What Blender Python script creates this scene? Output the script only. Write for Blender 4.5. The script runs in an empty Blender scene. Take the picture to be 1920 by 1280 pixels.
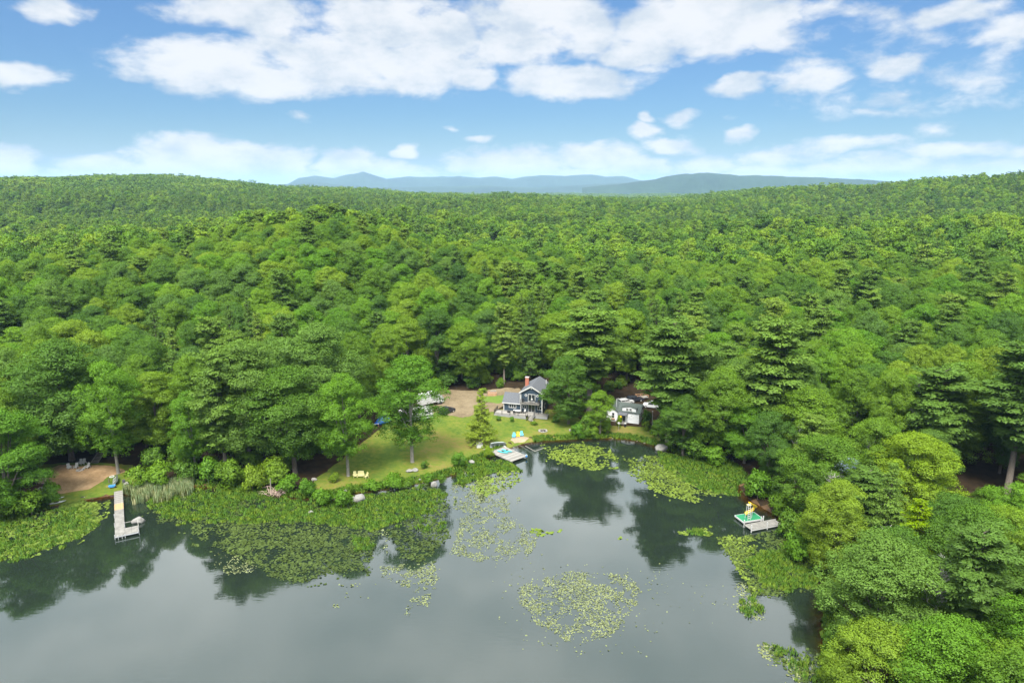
import bpy, bmesh, math, random
import numpy as np
from mathutils import Vector, Matrix
from mathutils.geometry import delaunay_2d_cdt

R = math.radians
rnd = random.Random(7)
rng = np.random.default_rng(11)
scn = bpy.context.scene
C = scn.collection

# ------------------------------------------------------------------ camera, sky, sun, exposure
CAM_H = 60.0
PITCH = R(13.0)
F = 1280.0                                   # focal length in pixels of the 1920-wide photograph
cd = bpy.data.cameras.new('camera'); cam = bpy.data.objects.new('camera', cd); C.objects.link(cam)
cd.lens = 24.0; cd.sensor_width = 36.0; cd.clip_start = 0.5; cd.clip_end = 90000
cam.location = (0, 0, CAM_H); cam.rotation_euler = (math.pi/2 - PITCH, 0, 0)
scn.camera = cam
scn.view_settings.view_transform = 'Standard'; scn.view_settings.look = 'None'
scn.view_settings.gamma = 1; scn.view_settings.use_curve_mapping = False
scn.view_settings.exposure = 1.15
SUN_EL, SUN_AZ = R(58), R(196)               # azimuth clockwise from +Y: sun high, behind and left of the camera
sd = bpy.data.lights.new('sun', 'SUN'); sun = bpy.data.objects.new('sun', sd); C.objects.link(sun)
sd.energy = 4.2; sd.angle = R(18); sd.color = (1.0, 0.955, 0.87)
sdir = Vector((math.sin(SUN_AZ)*math.cos(SUN_EL), math.cos(SUN_AZ)*math.cos(SUN_EL), math.sin(SUN_EL)))
sun.rotation_euler = sdir.to_track_quat('Z', 'Y').to_euler(); sun.location = sdir*300
cy = scn.cycles
cy.max_bounces = 5; cy.diffuse_bounces = 3; cy.glossy_bounces = 2; cy.transmission_bounces = 2
cy.volume_bounces = 0; cy.transparent_max_bounces = 6; cy.use_denoising = True
cy.sample_clamp_indirect = 6
try: cy.caustics_reflective = False; cy.caustics_refractive = False
except Exception: pass

def pix_dir(px, py):
    x = (px-960)/F; y = -(py-640)/F
    c, s = math.cos(PITCH), math.sin(PITCH)
    return Vector((x, c + y*s, -s + y*c)).normalized()

# (px, py, rx, ry, strength) of the clouds in view, turned into azimuth / elevation ellipses
CLOUDS = [
 (400,125,150,42,1.0),(520,145,130,36,1.0),(650,110,150,52,1.15),(790,120,135,48,1.1),(880,150,60,26,.9),(470,20,110,36,1.1),(500,55,70,30,.8),
 (720,40,110,52,1.15),(820,60,90,56,1.0),(960,80,120,44,.9),(1000,35,130,38,1.0),(1090,55,90,44,1.0),(1060,150,120,30,1.25),(1150,140,70,20,.8),
 (1210,95,80,26,1.1),(1330,40,150,52,1.3),(1420,50,70,36,.95),(1340,90,80,24,.8),(1385,165,48,20,.95),(1520,155,66,24,.8),(1500,130,50,20,.5),
 (1775,32,62,20,.85),(1672,116,56,16,.75),(1905,60,46,34,.65),(105,10,60,20,.9),(35,135,56,20,1.0),(1218,214,22,12,.7),(1296,222,46,14,.65),(1645,210,40,12,.5),
 (1205,245,34,17,.95),(1250,272,48,18,1.0),(1385,256,28,13,.7),(370,285,80,34,1.2),(440,300,90,34,1.2),(535,305,55,28,1.15),(330,300,70,26,.9),(470,325,140,22,1.0),
 (210,310,74,20,.95),(15,305,48,26,1.0),(660,300,66,22,.95),(720,318,120,20,.85),(772,281,22,12,.85),(930,305,70,26,.95),(1000,300,70,24,.9),(1110,295,80,22,1.0),
 (1060,325,170,18,.9),(1190,318,70,22,.9),(1320,305,60,18,.85),(1460,292,80,15,.7),(1600,272,90,13,.6),(1740,245,46,14,.65),(1820,285,90,15,.65),(1600,320,230,20,.7),(1860,320,130,20,.7),
 (1400,322,140,18,.8),(578,226,26,10,.55),(150,330,130,14,.6),(840,245,24,5,.4),(895,268,22,7,.5),(1530,30,120,18,.45),(1800,150,230,60,.30),(1560,190,140,40,.22),(1700,60,260,60,.28)]

w = bpy.data.worlds.new('World'); scn.world = w; w.use_nodes = True
nt = w.node_tree; N = nt.nodes; L = nt.links; N.clear()
def nn(tree, t, **kw):
    n = tree.nodes.new(t)
    for k, v in kw.items():
        if k.startswith('i_'): n.inputs[int(k[2:]) if k[2:].isdigit() else k[2:]].default_value = v
        else: setattr(n, k, v)
    return n
def mth(tree, op, a, b=None, c=None, clamp=False):
    n = tree.nodes.new('ShaderNodeMath'); n.operation = op; n.use_clamp = clamp
    for i, v in enumerate((a, b, c)):
        if v is None: continue
        if hasattr(v, 'is_linked') or hasattr(v, 'links'): tree.links.new(v, n.inputs[i])
        else: n.inputs[i].default_value = v
    return n.outputs[0]
def sstep(tree, v, a, b, c=0.0, d=1.0):
    n = tree.nodes.new('ShaderNodeMapRange'); n.interpolation_type = 'SMOOTHSTEP'
    tree.links.new(v, n.inputs[0])
    for i, q in enumerate((a, b, c, d)): n.inputs[i+1].default_value = q
    return n.outputs[0]
def mixc(tree, f, a, b, blend='MIX'):
    n = tree.nodes.new('ShaderNodeMix'); n.data_type = 'RGBA'; n.blend_type = blend; n.clamp_factor = True
    for k, v in ((0, f), (6, a), (7, b)):
        if hasattr(v, 'links'): tree.links.new(v, n.inputs[k])
        else: n.inputs[k].default_value = v if k == 0 else (*v, 1) if len(v) == 3 else v
    return n.outputs[2]

tc = nn(nt, 'ShaderNodeTexCoord'); sep = nn(nt, 'ShaderNodeSeparateXYZ'); L.new(tc.outputs['Generated'], sep.inputs[0])
X, Y, Z = sep.outputs
az = mth(nt, 'ARCTAN2', X, Y); el = mth(nt, 'ARCSINE', Z)
comb = nn(nt, 'ShaderNodeCombineXYZ'); L.new(az, comb.inputs[0]); L.new(el, comb.inputs[1])
stretch = nn(nt, 'ShaderNodeVectorMath', operation='MULTIPLY'); L.new(comb.outputs[0], stretch.inputs[0]); stretch.inputs[1].default_value = (1, 1.9, 1)
wn = nn(nt, 'ShaderNodeTexNoise', i_Scale=9.0, i_Detail=3.0); L.new(stretch.outputs[0], wn.inputs['Vector'])
ws = nn(nt, 'ShaderNodeVectorMath', operation='SUBTRACT'); L.new(wn.outputs['Color'], ws.inputs[0]); ws.inputs[1].default_value = (.5, .5, .5)
wm = nn(nt, 'ShaderNodeVectorMath', operation='MULTIPLY'); L.new(ws.outputs[0], wm.inputs[0]); wm.inputs[1].default_value = (.12, .045, 0)
wa = nn(nt, 'ShaderNodeVectorMath', operation='ADD'); L.new(comb.outputs[0], wa.inputs[0]); L.new(wm.outputs[0], wa.inputs[1])
acc = None
for (px, py, rx, ry, s) in CLOUDS:
    d = pix_dir(px, py); a0 = math.atan2(d.x, d.y); e0 = math.asin(d.z)
    k = 1.35
    su = nn(nt, 'ShaderNodeVectorMath', operation='SUBTRACT'); L.new(wa.outputs[0], su.inputs[0]); su.inputs[1].default_value = (a0, e0, 0)
    mu = nn(nt, 'ShaderNodeVectorMath', operation='MULTIPLY'); L.new(su.outputs[0], mu.inputs[0]); mu.inputs[1].default_value = (F/rx/k, F/ry/k, 0)
    le = nn(nt, 'ShaderNodeVectorMath', operation='LENGTH'); L.new(mu.outputs[0], le.inputs[0])
    s *= 1.08 if py > 235 else 1.0
    f = mth(nt, 'MULTIPLY_ADD', le.outputs['Value'], -s, s)
    acc = f if acc is None else mth(nt, 'MAXIMUM', acc, f)
acc = mth(nt, 'MAXIMUM', acc, 0.0)
# sky outside the photograph: the same scattered cumulus low down, thickening to grey broken overcast overhead (it shows in the lake)
side = sstep(nt, mth(nt, 'ABSOLUTE', az), .66, .85)
zc_ = mth(nt, 'MAXIMUM', Z, .06)
pu = mth(nt, 'DIVIDE', X, zc_); pv = mth(nt, 'DIVIDE', Y, zc_)
pc = nn(nt, 'ShaderNodeCombineXYZ'); L.new(pu, pc.inputs[0]); L.new(pv, pc.inputs[1])
gen = nn(nt, 'ShaderNodeTexNoise', i_Scale=1.5, i_Detail=5.0, i_Roughness=.55); L.new(pc.outputs[0], gen.inputs['Vector'])
high = sstep(nt, el, .235, .42)
over = mth(nt, 'MULTIPLY', high, sstep(nt, gen.outputs['Fac'], .18, .46))
sidec = mth(nt, 'MULTIPLY', side, sstep(nt, gen.outputs['Fac'], .42, .62))
acc = mth(nt, 'MAXIMUM', acc, mth(nt, 'MAXIMUM', over, sidec))
dn = nn(nt, 'ShaderNodeTexNoise', i_Scale=20.0, i_Detail=10.0, i_Roughness=.58, i_Distortion=.2); L.new(stretch.outputs[0], dn.inputs['Vector'])
dens = mth(nt, 'MULTIPLY_ADD', mth(nt, 'SUBTRACT', dn.outputs['Fac'], .5), 1.2, acc)
cover = sstep(nt, dens, .08, .58)
cover = mth(nt, 'MULTIPLY', cover, sstep(nt, acc, .0, .16))
sn = nn(nt, 'ShaderNodeTexNoise', i_Scale=11.0, i_Detail=6.0, i_Roughness=.6); 
off = nn(nt, 'ShaderNodeVectorMath', operation='ADD'); L.new(stretch.outputs[0], off.inputs[0]); off.inputs[1].default_value = (.0, .03, 2.0); L.new(off.outputs[0], sn.inputs['Vector'])
shade = sstep(nt, sn.outputs['Fac'], .3, .62)
sky = nn(nt, 'ShaderNodeTexSky', sky_type='NISHITA', sun_disc=False, sun_elevation=SUN_EL, sun_rotation=SUN_AZ, altitude=150, air_density=1.0, dust_density=.6, ozone_density=1.6)
SKY_TINT = (.31, .455, .60)
skyc = mixc(nt, 1.0, sky.outputs[0], SKY_TINT, 'MULTIPLY')
skyc = mixc(nt, sstep(nt, el, .30, .0), skyc, mixc(nt, 1.0, skyc, (.80, .80, .78), 'MULTIPLY'))
STR = .10
def cc(r, g, b): return (r/STR, g/STR, b/STR)
lowcloud = mixc(nt, shade, cc(.29, .33, .37), cc(.435, .44, .445))
zen = mixc(nt, sstep(nt, gen.outputs['Fac'], .3, .7), cc(.85, .98, 1.06), cc(1.60, 1.65, 1.66))
cloudc = mixc(nt, high, lowcloud, zen)
# pale haze low on the horizon
hz = mth(nt, 'MULTIPLY', sstep(nt, el, .10, -.01), .22)
skyh = mixc(nt, hz, skyc, cc(.33, .40, .46))
final = mixc(nt, mth(nt, 'MULTIPLY', cover, .92), skyh, cloudc)
bg = nn(nt, 'ShaderNodeBackground', i_Strength=STR); L.new(final, bg.inputs[0])
wo = nn(nt, 'ShaderNodeOutputWorld'); L.new(bg.outputs[0], wo.inputs[0])
w.cycles.sampling_method = 'MANUAL'; w.cycles.sample_map_resolution = 512

# ------------------------------------------------------------------ numpy helpers
def _h(ix, iy, seed):
    n = (ix.astype(np.int64)*374761393 + iy.astype(np.int64)*668265263 + seed*982451653) & 0xffffffff
    n = ((n ^ (n >> 13))*1274126177) & 0xffffffff
    return ((n ^ (n >> 16)) & 0xffffff)/float(0xffffff)
def vnoise(x, y, seed=0):
    x = np.asarray(x, float); y = np.asarray(y, float)
    ix = np.floor(x); iy = np.floor(y); fx = x-ix; fy = y-iy
    fx = fx*fx*(3-2*fx); fy = fy*fy*(3-2*fy)
    a = _h(ix, iy, seed); b = _h(ix+1, iy, seed); c = _h(ix, iy+1, seed); d = _h(ix+1, iy+1, seed)
    return (a*(1-fx)+b*fx)*(1-fy) + (c*(1-fx)+d*fx)*fy
def fbm(x, y, seed=0, o=4):
    s = 0; a = .5; t = 0
    for k in range(o):
        s = s + a*vnoise(x*2**k, y*2**k, seed+k*17); t += a; a *= .5
    return s/t
def smooth(a, b, v):
    t = np.clip((np.asarray(v, float)-a)/(b-a), 0, 1); return t*t*(3-2*t)
def inpoly(x, y, poly):
    x = np.asarray(x, float); y = np.asarray(y, float); r = np.zeros(x.shape, bool); n = len(poly)
    for i in range(n):
        x1, y1 = poly[i]; x2, y2 = poly[(i+1) % n]
        if y1 == y2: continue
        c = ((y1 > y) != (y2 > y)) & (x < (x2-x1)*(y-y1)/(y2-y1)+x1)
        r ^= c
    return r
def pdist(x, y, poly):
    d = np.full(np.shape(x), 1e18); n = len(poly)
    for i in range(n):
        x1, y1 = poly[i]; x2, y2 = poly[(i+1) % n]
        dx, dy = x2-x1, y2-y1; l2 = dx*dx+dy*dy+1e-9
        t = np.clip(((x-x1)*dx+(y-y1)*dy)/l2, 0, 1)
        d = np.minimum(d, (x-x1-t*dx)**2+(y-y1-t*dy)**2)
    return np.sqrt(d)
def flat(px, py, z=0.0):
    d = pix_dir(px, py); t = (z-CAM_H)/d.z
    return (d.x*t, d.y*t)
def proj(x, y, z):
    c, s = math.cos(PITCH), math.sin(PITCH)
    dz = np.asarray(z)-CAM_H
    zc = y*c - dz*s; yc = y*s + dz*c
    return 960+F*x/zc, 640-F*yc/zc

# ------------------------------------------------------------------ the lake and the lie of the land
SHORE_PX = [(0,978),(45,962),(95,950),(150,938),(215,927),(250,921),(300,914),(360,908),(450,916),(520,926),(570,933),(620,930),(660,922),(720,914),(775,905),(830,893),(860,884),(885,868),(912,856),(930,848),
 (962,836),(985,829),(1020,824),(1075,822),(1140,819),(1185,822),(1230,833),(1262,848),(1320,858),(1368,872),(1386,893),(1388,918),(1402,934),(1442,958),(1472,975),(1500,990),(1530,1040),(1556,1085),(1558,1120),(1548,1165),(1552,1215),(1585,1255),(1625,1310),(1660,1390),(1680,1480)]
def chaikin(p, n=2):
    for _ in range(n):
        q = [p[0]]
        for a, b in zip(p[:-1], p[1:]):
            q += [(a[0]*.75+b[0]*.25, a[1]*.75+b[1]*.25), (a[0]*.25+b[0]*.75, a[1]*.25+b[1]*.75)]
        p = q+[p[-1]]
    return p
sh = [flat(*p) for p in SHORE_PX]
l0 = sh[0]; r0 = sh[-1]
LAKE = chaikin([(-190,-330),(-210,-200),(-185,-60),(-150,30),(-122,72),(l0[0]-12,l0[1]-14)] + sh + [(r0[0]+4,r0[1]-14),(52,20),(58,-30),(95,-90),(130,-200),(120,-330),(0,-400)], 2)
gx0, gx1, gy0, gy1, gs = -330., 330., -420., 330., 1.5
gxs = np.arange(gx0, gx1+gs, gs); gys = np.arange(gy0, gy1+gs, gs)
GX, GY = np.meshgrid(gxs, gys)
SDF = pdist(GX, GY, LAKE)*np.where(inpoly(GX, GY, LAKE), -1, 1)
def sdf(x, y):
    x = np.asarray(x, float); y = np.asarray(y, float)
    u = np.clip((x-gx0)/gs, 0, len(gxs)-1.001); v = np.clip((y-gy0)/gs, 0, len(gys)-1.001)
    i = u.astype(int); j = v.astype(int); fu = u-i; fv = v-j
    return (SDF[j, i]*(1-fu)+SDF[j, i+1]*fu)*(1-fv)+(SDF[j+1, i]*(1-fu)+SDF[j+1, i+1]*fu)*fv
HAZ = np.array([math.atan2((p-960)/F, math.cos(PITCH)) for p in (-300,0,300,600,900,1200,1500,1920,2200)])
HD = np.log(np.array([150,200,270,380,470,620,850,1150,1500,1900,2600,4000,6000,60000.]))
HT = np.array([
 [3,3,3,3,3,3,3,3,3],
 [5,5,6,8,5,4,5,6,6],
 [8,9,13,21,10,4,6,8,9],
 [10,11,16,26,12,5,8,12,13],
 [5,6,8,11,6,4,8,13,15],
 [2,2,2,3,4,4,6,9,11],
 [9,9,8,4,6,7,8,14,19],
 [29,30,27,20,13,11,28,50,54],
 [44,45,46,28,12,6,24,44,48],
 [44,46,52,20,0,-6,6,34,40],
 [40,40,30,-4,-18,-20,-12,8,10],
 [-20,-20,-25,-30,-32,-32,-30,-25,-25],
 [-20,-25,-28,-32,-34,-34,-30,-25,-25],
 [-20,-25,-28,-32,-34,-34,-30,-25,-25.]])
def ter(x, y):
    x = np.asarray(x, float); y = np.asarray(y, float)
    d = sdf(x, y); r = np.hypot(x, y)+1e-6
    az = np.arctan2(x, np.where(y > 0, y, 1e-3)); az = np.where(y > 0, az, np.sign(x)*1.5)
    u = np.clip(np.interp(az, HAZ, np.arange(len(HAZ))), 0, len(HAZ)-1.001)
    v = np.clip(np.interp(np.log(r), HD, np.arange(len(HD))), 0, len(HD)-1.001)
    i = u.astype(int); j = v.astype(int); fu = u-i; fv = v-j
    fu = fu*fu*(3-2*fu); fv = fv*fv*(3-2*fv)
    T = (HT[j, i]*(1-fu)+HT[j, i+1]*fu)*(1-fv)+(HT[j+1, i]*(1-fu)+HT[j+1, i+1]*fu)*fv
    T = T + (fbm(x/150+5, y/190, 3, 3)-.5)*20*smooth(230, 520, r) + (fbm(x/330+2.3, y/210+.7, 12, 2)-.5)*26*smooth(430, 620, r)*(1-smooth(950, 1350, r))
    near = .38*np.clip(d, 0, 1.2) + 1.3*smooth(1, 24, d) + .9*smooth(20, 70, d)
    land = near + (T-2.2)*smooth(175, 260, r)*smooth(5, 40, d)
    bed = np.maximum(-.12+d*.16, -3.0)
    return np.where(d > 0, land, np.where(d > -.8, d*.15, bed))
def g(px, py, dz=0.0):
    """the point of the ground seen at a pixel of the photograph"""
    z = 1.5
    for _ in range(12):
        x, y = flat(px, py, z); z = .5*z+.5*max(float(ter(x, y)), 0.0)
    return Vector((x, y, max(float(ter(x, y)), 0.0)+dz))

# ------------------------------------------------------------------ materials
def newmat(name):
    m = bpy.data.materials.new(name); m.use_nodes = True; t = m.node_tree
    b = t.nodes['Principled BSDF']; return m, t, b
def ramp(t, fac, stops):
    n = t.nodes.new('ShaderNodeValToRGB'); e = n.color_ramp.elements
    while len(e) < len(stops): e.new(.5)
    for k, (p, c) in enumerate(stops): e[k].position = p; e[k].color = (*c, 1)
    t.links.new(fac, n.inputs[0]); return n.outputs[0]
def noise(t, scale, detail=4, rough=.55, coord=None, vec=(1,1,1), dist=0):
    n = t.nodes.new('ShaderNodeTexNoise'); n.inputs['Scale'].default_value = scale; n.inputs['Detail'].default_value = detail
    n.inputs['Roughness'].default_value = rough; n.inputs['Distortion'].default_value = dist
    gm = t.nodes.new('ShaderNodeNewGeometry') if coord is None else None
    src = gm.outputs['Position'] if coord is None else coord
    if vec != (1,1,1):
        v = t.nodes.new('ShaderNodeVectorMath'); v.operation = 'MULTIPLY'; t.links.new(src, v.inputs[0]); v.inputs[1].default_value = vec; src = v.outputs[0]
    t.links.new(src, n.inputs['Vector']); return n.outputs['Fac']
def bump(t, b, h, strength=.4, dist=.05):
    n = t.nodes.new('ShaderNodeBump'); n.inputs['Strength'].default_value = strength; n.inputs['Distance'].default_value = dist
    t.links.new(h, n.inputs['Height']); t.links.new(n.outputs[0], b.inputs['Normal'])
def objc(t): return t.nodes.new('ShaderNodeTexCoord').outputs['Object']
def plain(name, col, rough=.6, var=.18, scale=3.0, metal=0.0, vec=(1,1,1), bmp=0.0, spec=.3):
    m, t, b = newmat(name); n = noise(t, scale, 5, .6, objc(t), vec)
    lo = tuple(c*(1-var) for c in col); hi = tuple(min(c*(1+var), 1) for c in col)
    t.links.new(ramp(t, n, [(.3, lo), (.7, hi)]), b.inputs['Base Color'])
    b.inputs['Roughness'].default_value = rough; b.inputs['Metallic'].default_value = metal
    b.inputs['Specular IOR Level'].default_value = spec
    if bmp: bump(t, b, n, bmp, .03)
    return m
def leafmat(name, stops, trans=.36, patch=.28, gloss=.015):
    """foliage: tone by tree (object random), by leaf (lv attribute) and by slow noise over the land"""
    m, t, b = newmat(name); t.nodes.remove(b)
    oi = t.nodes.new('ShaderNodeObjectInfo'); at = t.nodes.new('ShaderNodeAttribute'); at.attribute_name = 'lv'
    pn = noise(t, .011, 2, .5)
    f = mth(t, 'MULTIPLY_ADD', mth(t, 'SUBTRACT', pn, .5), patch*2, oi.outputs['Random'])
    f = mth(t, 'MULTIPLY_ADD', mth(t, 'SUBTRACT', at.outputs['Fac'], .5), .28, f)
    c = ramp(t, f, stops)
    k = mth(t, 'MULTIPLY_ADD', at.outputs['Fac'], .62, .78)
    hsv = t.nodes.new('ShaderNodeHueSaturation'); t.links.new(c, hsv.inputs['Color']); t.links.new(k, hsv.inputs['Value']); hsv.inputs['Saturation'].default_value = 1.07
    df = t.nodes.new('ShaderNodeBsdfDiffuse'); tr = t.nodes.new('ShaderNodeBsdfTranslucent'); gl = t.nodes.new('ShaderNodeBsdfGlossy')
    gl.inputs['Roughness'].default_value = .5; gl.inputs['Color'].default_value = (.6, .7, .5, 1)
    t.links.new(hsv.outputs[0], df.inputs[0]); 
    tint = mixc(t, 1.0, hsv.outputs[0], (1.15, 1.1, .45), 'MULTIPLY'); t.links.new(tint, tr.inputs[0])
    m1 = t.nodes.new('ShaderNodeMixShader'); m1.inputs[0].default_value = trans
    t.links.new(df.outputs[0], m1.inputs[1]); t.links.new(tr.outputs[0], m1.inputs[2])
    m2 = t.nodes.new('ShaderNodeMixShader'); m2.inputs[0].default_value = gloss
    t.links.new(m1.outputs[0], m2.inputs[1]); t.links.new(gl.outputs[0], m2.inputs[2])
    t.links.new(m2.outputs[0], t.nodes['Material Output'].inputs[0]); return m

M = {}
M['leaf'] = leafmat('broadleaf_foliage', [(0,(.054,.112,.022)),(.35,(.080,.152,.024)),(.65,(.112,.192,.026)),(1,(.150,.222,.032))])
M['leaf_bright'] = leafmat('bright_foliage', [(0,(.080,.170,.024)),(.5,(.100,.198,.026)),(1,(.128,.220,.030))], patch=.1)
M['leaf_yellow'] = leafmat('yellow_green_foliage', [(0,(.118,.192,.022)),(.5,(.136,.212,.024)),(1,(.155,.230,.028))], patch=.1)
M['leaf_dark'] = leafmat('dark_foliage', [(0,(.044,.096,.022)),(.5,(.060,.122,.024)),(1,(.076,.146,.026))], patch=.1)
M['leaf_blue'] = leafmat('blue_green_foliage', [(0,(.070,.134,.032)),(.5,(.086,.156,.034)),(1,(.106,.180,.038))], patch=.1)
M['needle'] = leafmat('pine_needles', [(0,(.066,.120,.026)),(.4,(.086,.150,.030)),(.75,(.108,.176,.034)),(1,(.138,.200,.038))], trans=.28)
M['needle_light'] = leafmat('larch_needles', [(0,(.17,.23,.035)),(1,(.20,.26,.04))], trans=.25, patch=.1)
M['needle_yellow'] = leafmat('hemlock_needles', [(0,(.115,.185,.012)),(1,(.14,.21,.016))], trans=.25, patch=.1)
M['marsh'] = leafmat('marsh_plants', [(0,(.046,.100,.020)),(.5,(.072,.140,.022)),(1,(.130,.185,.028))], trans=.25, patch=.3)
M['reed'] = leafmat('cattail_leaves', [(0,(.16,.23,.12)),(.6,(.22,.28,.15)),(1,(.36,.35,.20))], trans=.3, patch=.1)
M['pad'] = leafmat('lily_pad', [(0,(.052,.080,.018)),(.5,(.092,.125,.022)),(1,(.150,.165,.034))], trans=.0, patch=.5, gloss=.03)
M['pad_pale'] = leafmat('pale_floating_leaf', [(0,(.040,.055,.024)),(.5,(.068,.088,.036)),(1,(.115,.125,.052))], trans=.0, patch=.4, gloss=.08)
M['pad_olive'] = leafmat('olive_floating_leaf', [(0,(.020,.030,.010)),(.5,(.048,.068,.018)),(1,(.120,.140,.036))], trans=.0, patch=.5, gloss=.02)
M['bark'] = plain('bark', (.11,.092,.075), .9, .35, 2.5, vec=(6,6,1), bmp=.4)
M['bark_pale'] = plain('pale_bark', (.19,.175,.15), .9, .3, 2.5, vec=(4,4,1), bmp=.3)
M['dead'] = plain('dead_wood', (.42,.40,.36), .9, .25, 2, vec=(4,4,1))
M['plank'] = plain('weathered_board', (.22,.21,.19), .85, .25, 1.3, vec=(1,9,9), bmp=.15)
M['plank2'] = plain('grey_board', (.16,.15,.135), .85, .25, 1.3, vec=(1,9,9), bmp=.15)
M['plank_new'] = plain('new_pine_board', (.34,.23,.12), .7, .15, 1.3, vec=(1,9,9))
M['dock_pale'] = plain('pale_dock_panel', (.17,.163,.148), .7, .3, 1.0)
M['metal'] = plain('galvanised_metal', (.55,.56,.57), .4, .1, 4, metal=.5)
M['white'] = plain('white_paint', (.44,.44,.43), .5, .05, 2)
M['navy'] = plain('slate_blue_siding', (.028,.046,.066), .6, .12, .7, vec=(.4,.4,20))
M['white_side'] = plain('white_siding', (.60,.61,.62), .6, .06, .8, vec=(.4,.4,14))
M['roof_grey'] = plain('grey_shingle_field', (.085,.09,.10), .9, .22, 5, bmp=.3)
M['roof_green'] = plain('dark_green_shingle_field', (.060,.075,.068), .9, .22, 5, bmp=.3)
M['glass'] = plain('window_glass', (.02,.025,.03), .06, .1, 1, spec=.8)
M['black'] = plain('black_metal', (.018,.018,.02), .45, .1, 3)
M['deck'] = plain('pale_deck_board', (.24,.225,.20), .8, .15, 1.2, vec=(1,8,1))
M['deck_skirt'] = plain('grey_lattice_board', (.22,.22,.22), .85, .12, 2)
M['brick'] = plain('red_brick', (.36,.13,.085), .9, .2, 6)
M['mortar'] = plain('mortar', (.40,.36,.32), .95, .1, 6)
M['rock'] = plain('pale_granite', (.19,.183,.17), .9, .22, 1.6, bmp=.5)
M['rock_dark'] = plain('grey_stone', (.24,.225,.21), .9, .25, 1.6, bmp=.5)
M['tarp'] = plain('blue_tarpaulin', (.015,.10,.42), .45, .25, 3, bmp=.5)
M['teal'] = plain('turquoise_plastic', (.05,.42,.46), .4, .06, 3)
M['blue'] = plain('blue_plastic', (.05,.20,.48), .4, .08, 3)
M['lblue'] = plain('light_blue_paint', (.10,.40,.60), .5, .06, 3)
M['yellow'] = plain('yellow_plastic', (.75,.52,.03), .4, .06, 3)
M['cream'] = plain('pale_yellow_paint', (.55,.50,.24), .5, .06, 3)
M['greenmat'] = plain('green_raft_carpet', (.015,.16,.07), .8, .15, 3)
M['alu'] = plain('aluminium_hull', (.42,.46,.47), .35, .08, 3, metal=.4)
M['hull_green'] = plain('grey_green_hull', (.15,.175,.145), .5, .08, 3)
M['rubber'] = plain('black_rubber', (.02,.02,.02), .8, .1, 3)
M['carpaint'] = plain('silver_car_paint', (.60,.61,.62), .3, .03, 2, metal=.1)
M['cardark'] = plain('dark_car_paint', (.03,.032,.04), .25, .03, 2)
M['wood'] = plain('raw_timber', (.36,.21,.12), .8, .15, 2, vec=(1,6,6))
M['pink'] = plain('faded_pink_board', (.42,.30,.26), .8, .2, 3)
M['slate'] = plain('blue_grey_roofing', (.16,.21,.27), .7, .15, 2)

def ground_mat(name, stops, s1=.15, s2=3.0, rough=.95, bmp=.3, det=6):
    m, t, b = newmat(name)
    a = noise(t, s1, det, .6); c = noise(t, s2, 4, .6)
    f = mth(t, 'MULTIPLY_ADD', mth(t, 'SUBTRACT', c, .5), .6, a)
    t.links.new(ramp(t, f, stops), b.inputs['Base Color']); b.inputs['Roughness'].default_value = rough
    b.inputs['Specular IOR Level'].default_value = .15
    bump(t, b, c, bmp, .1); return m
M['lawn'] = ground_mat('mown_grass', [(.34,(.050,.088,.010)),(.46,(.078,.110,.012)),(.56,(.108,.120,.018)),(.68,(.135,.115,.030))], .09, 1.1)
M['lawn_green'] = ground_mat('green_bank_grass', [(.3,(.07,.125,.02)),(.6,(.11,.16,.025)),(.8,(.16,.17,.035))], .2, 2)
M['dirt'] = ground_mat('driveway_dirt', [(.3,(.105,.080,.048)),(.5,(.150,.116,.070)),(.7,(.19,.152,.096))], .2, 2)
M['sand'] = ground_mat('beach_sand', [(.3,(.17,.110,.056)),(.5,(.24,.158,.084)),(.7,(.30,.205,.115))], .3, 2)
M['sand_pale'] = ground_mat('pale_sand', [(.3,(.20,.155,.10)),(.7,(.27,.215,.14))], .5, 3)

# forest floor near, forest green far away where single trees can no longer be told apart
m, t, b = newmat('forest_floor'); M['floor'] = m
fl = ramp(t, noise(t, .6, 6, .65), [(.3,(.016,.012,.008)),(.6,(.034,.024,.014)),(.8,(.03,.035,.012))])
fg = ramp(t, mth(t, 'MULTIPLY_ADD', noise(t, .03, 8, .75), .6, mth(t, 'MULTIPLY', noise(t, .0016, 3, .5), .4)), [(.36,(.022,.055,.016)),(.5,(.048,.105,.022)),(.64,(.080,.145,.03))])
gm = t.nodes.new('ShaderNodeNewGeometry'); ln = t.nodes.new('ShaderNodeVectorMath'); ln.operation = 'LENGTH'; t.links.new(gm.outputs['Position'], ln.inputs[0])
t.links.new(mixc(t, sstep(t, ln.outputs['Value'], 2200, 3200), fl, fg), b.inputs['Base Color'])
b.inputs['Roughness'].default_value = 1; b.inputs['Specular IOR Level'].default_value = 0
m, t, b = newmat('lake_bed'); M['bed'] = m
t.links.new(ramp(t, noise(t, .8, 5, .6), [(.3,(.04,.022,.009)),(.6,(.09,.048,.015)),(.8,(.14,.075,.022))]), b.inputs['Base Color']); b.inputs['Roughness'].default_value = 1
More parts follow.
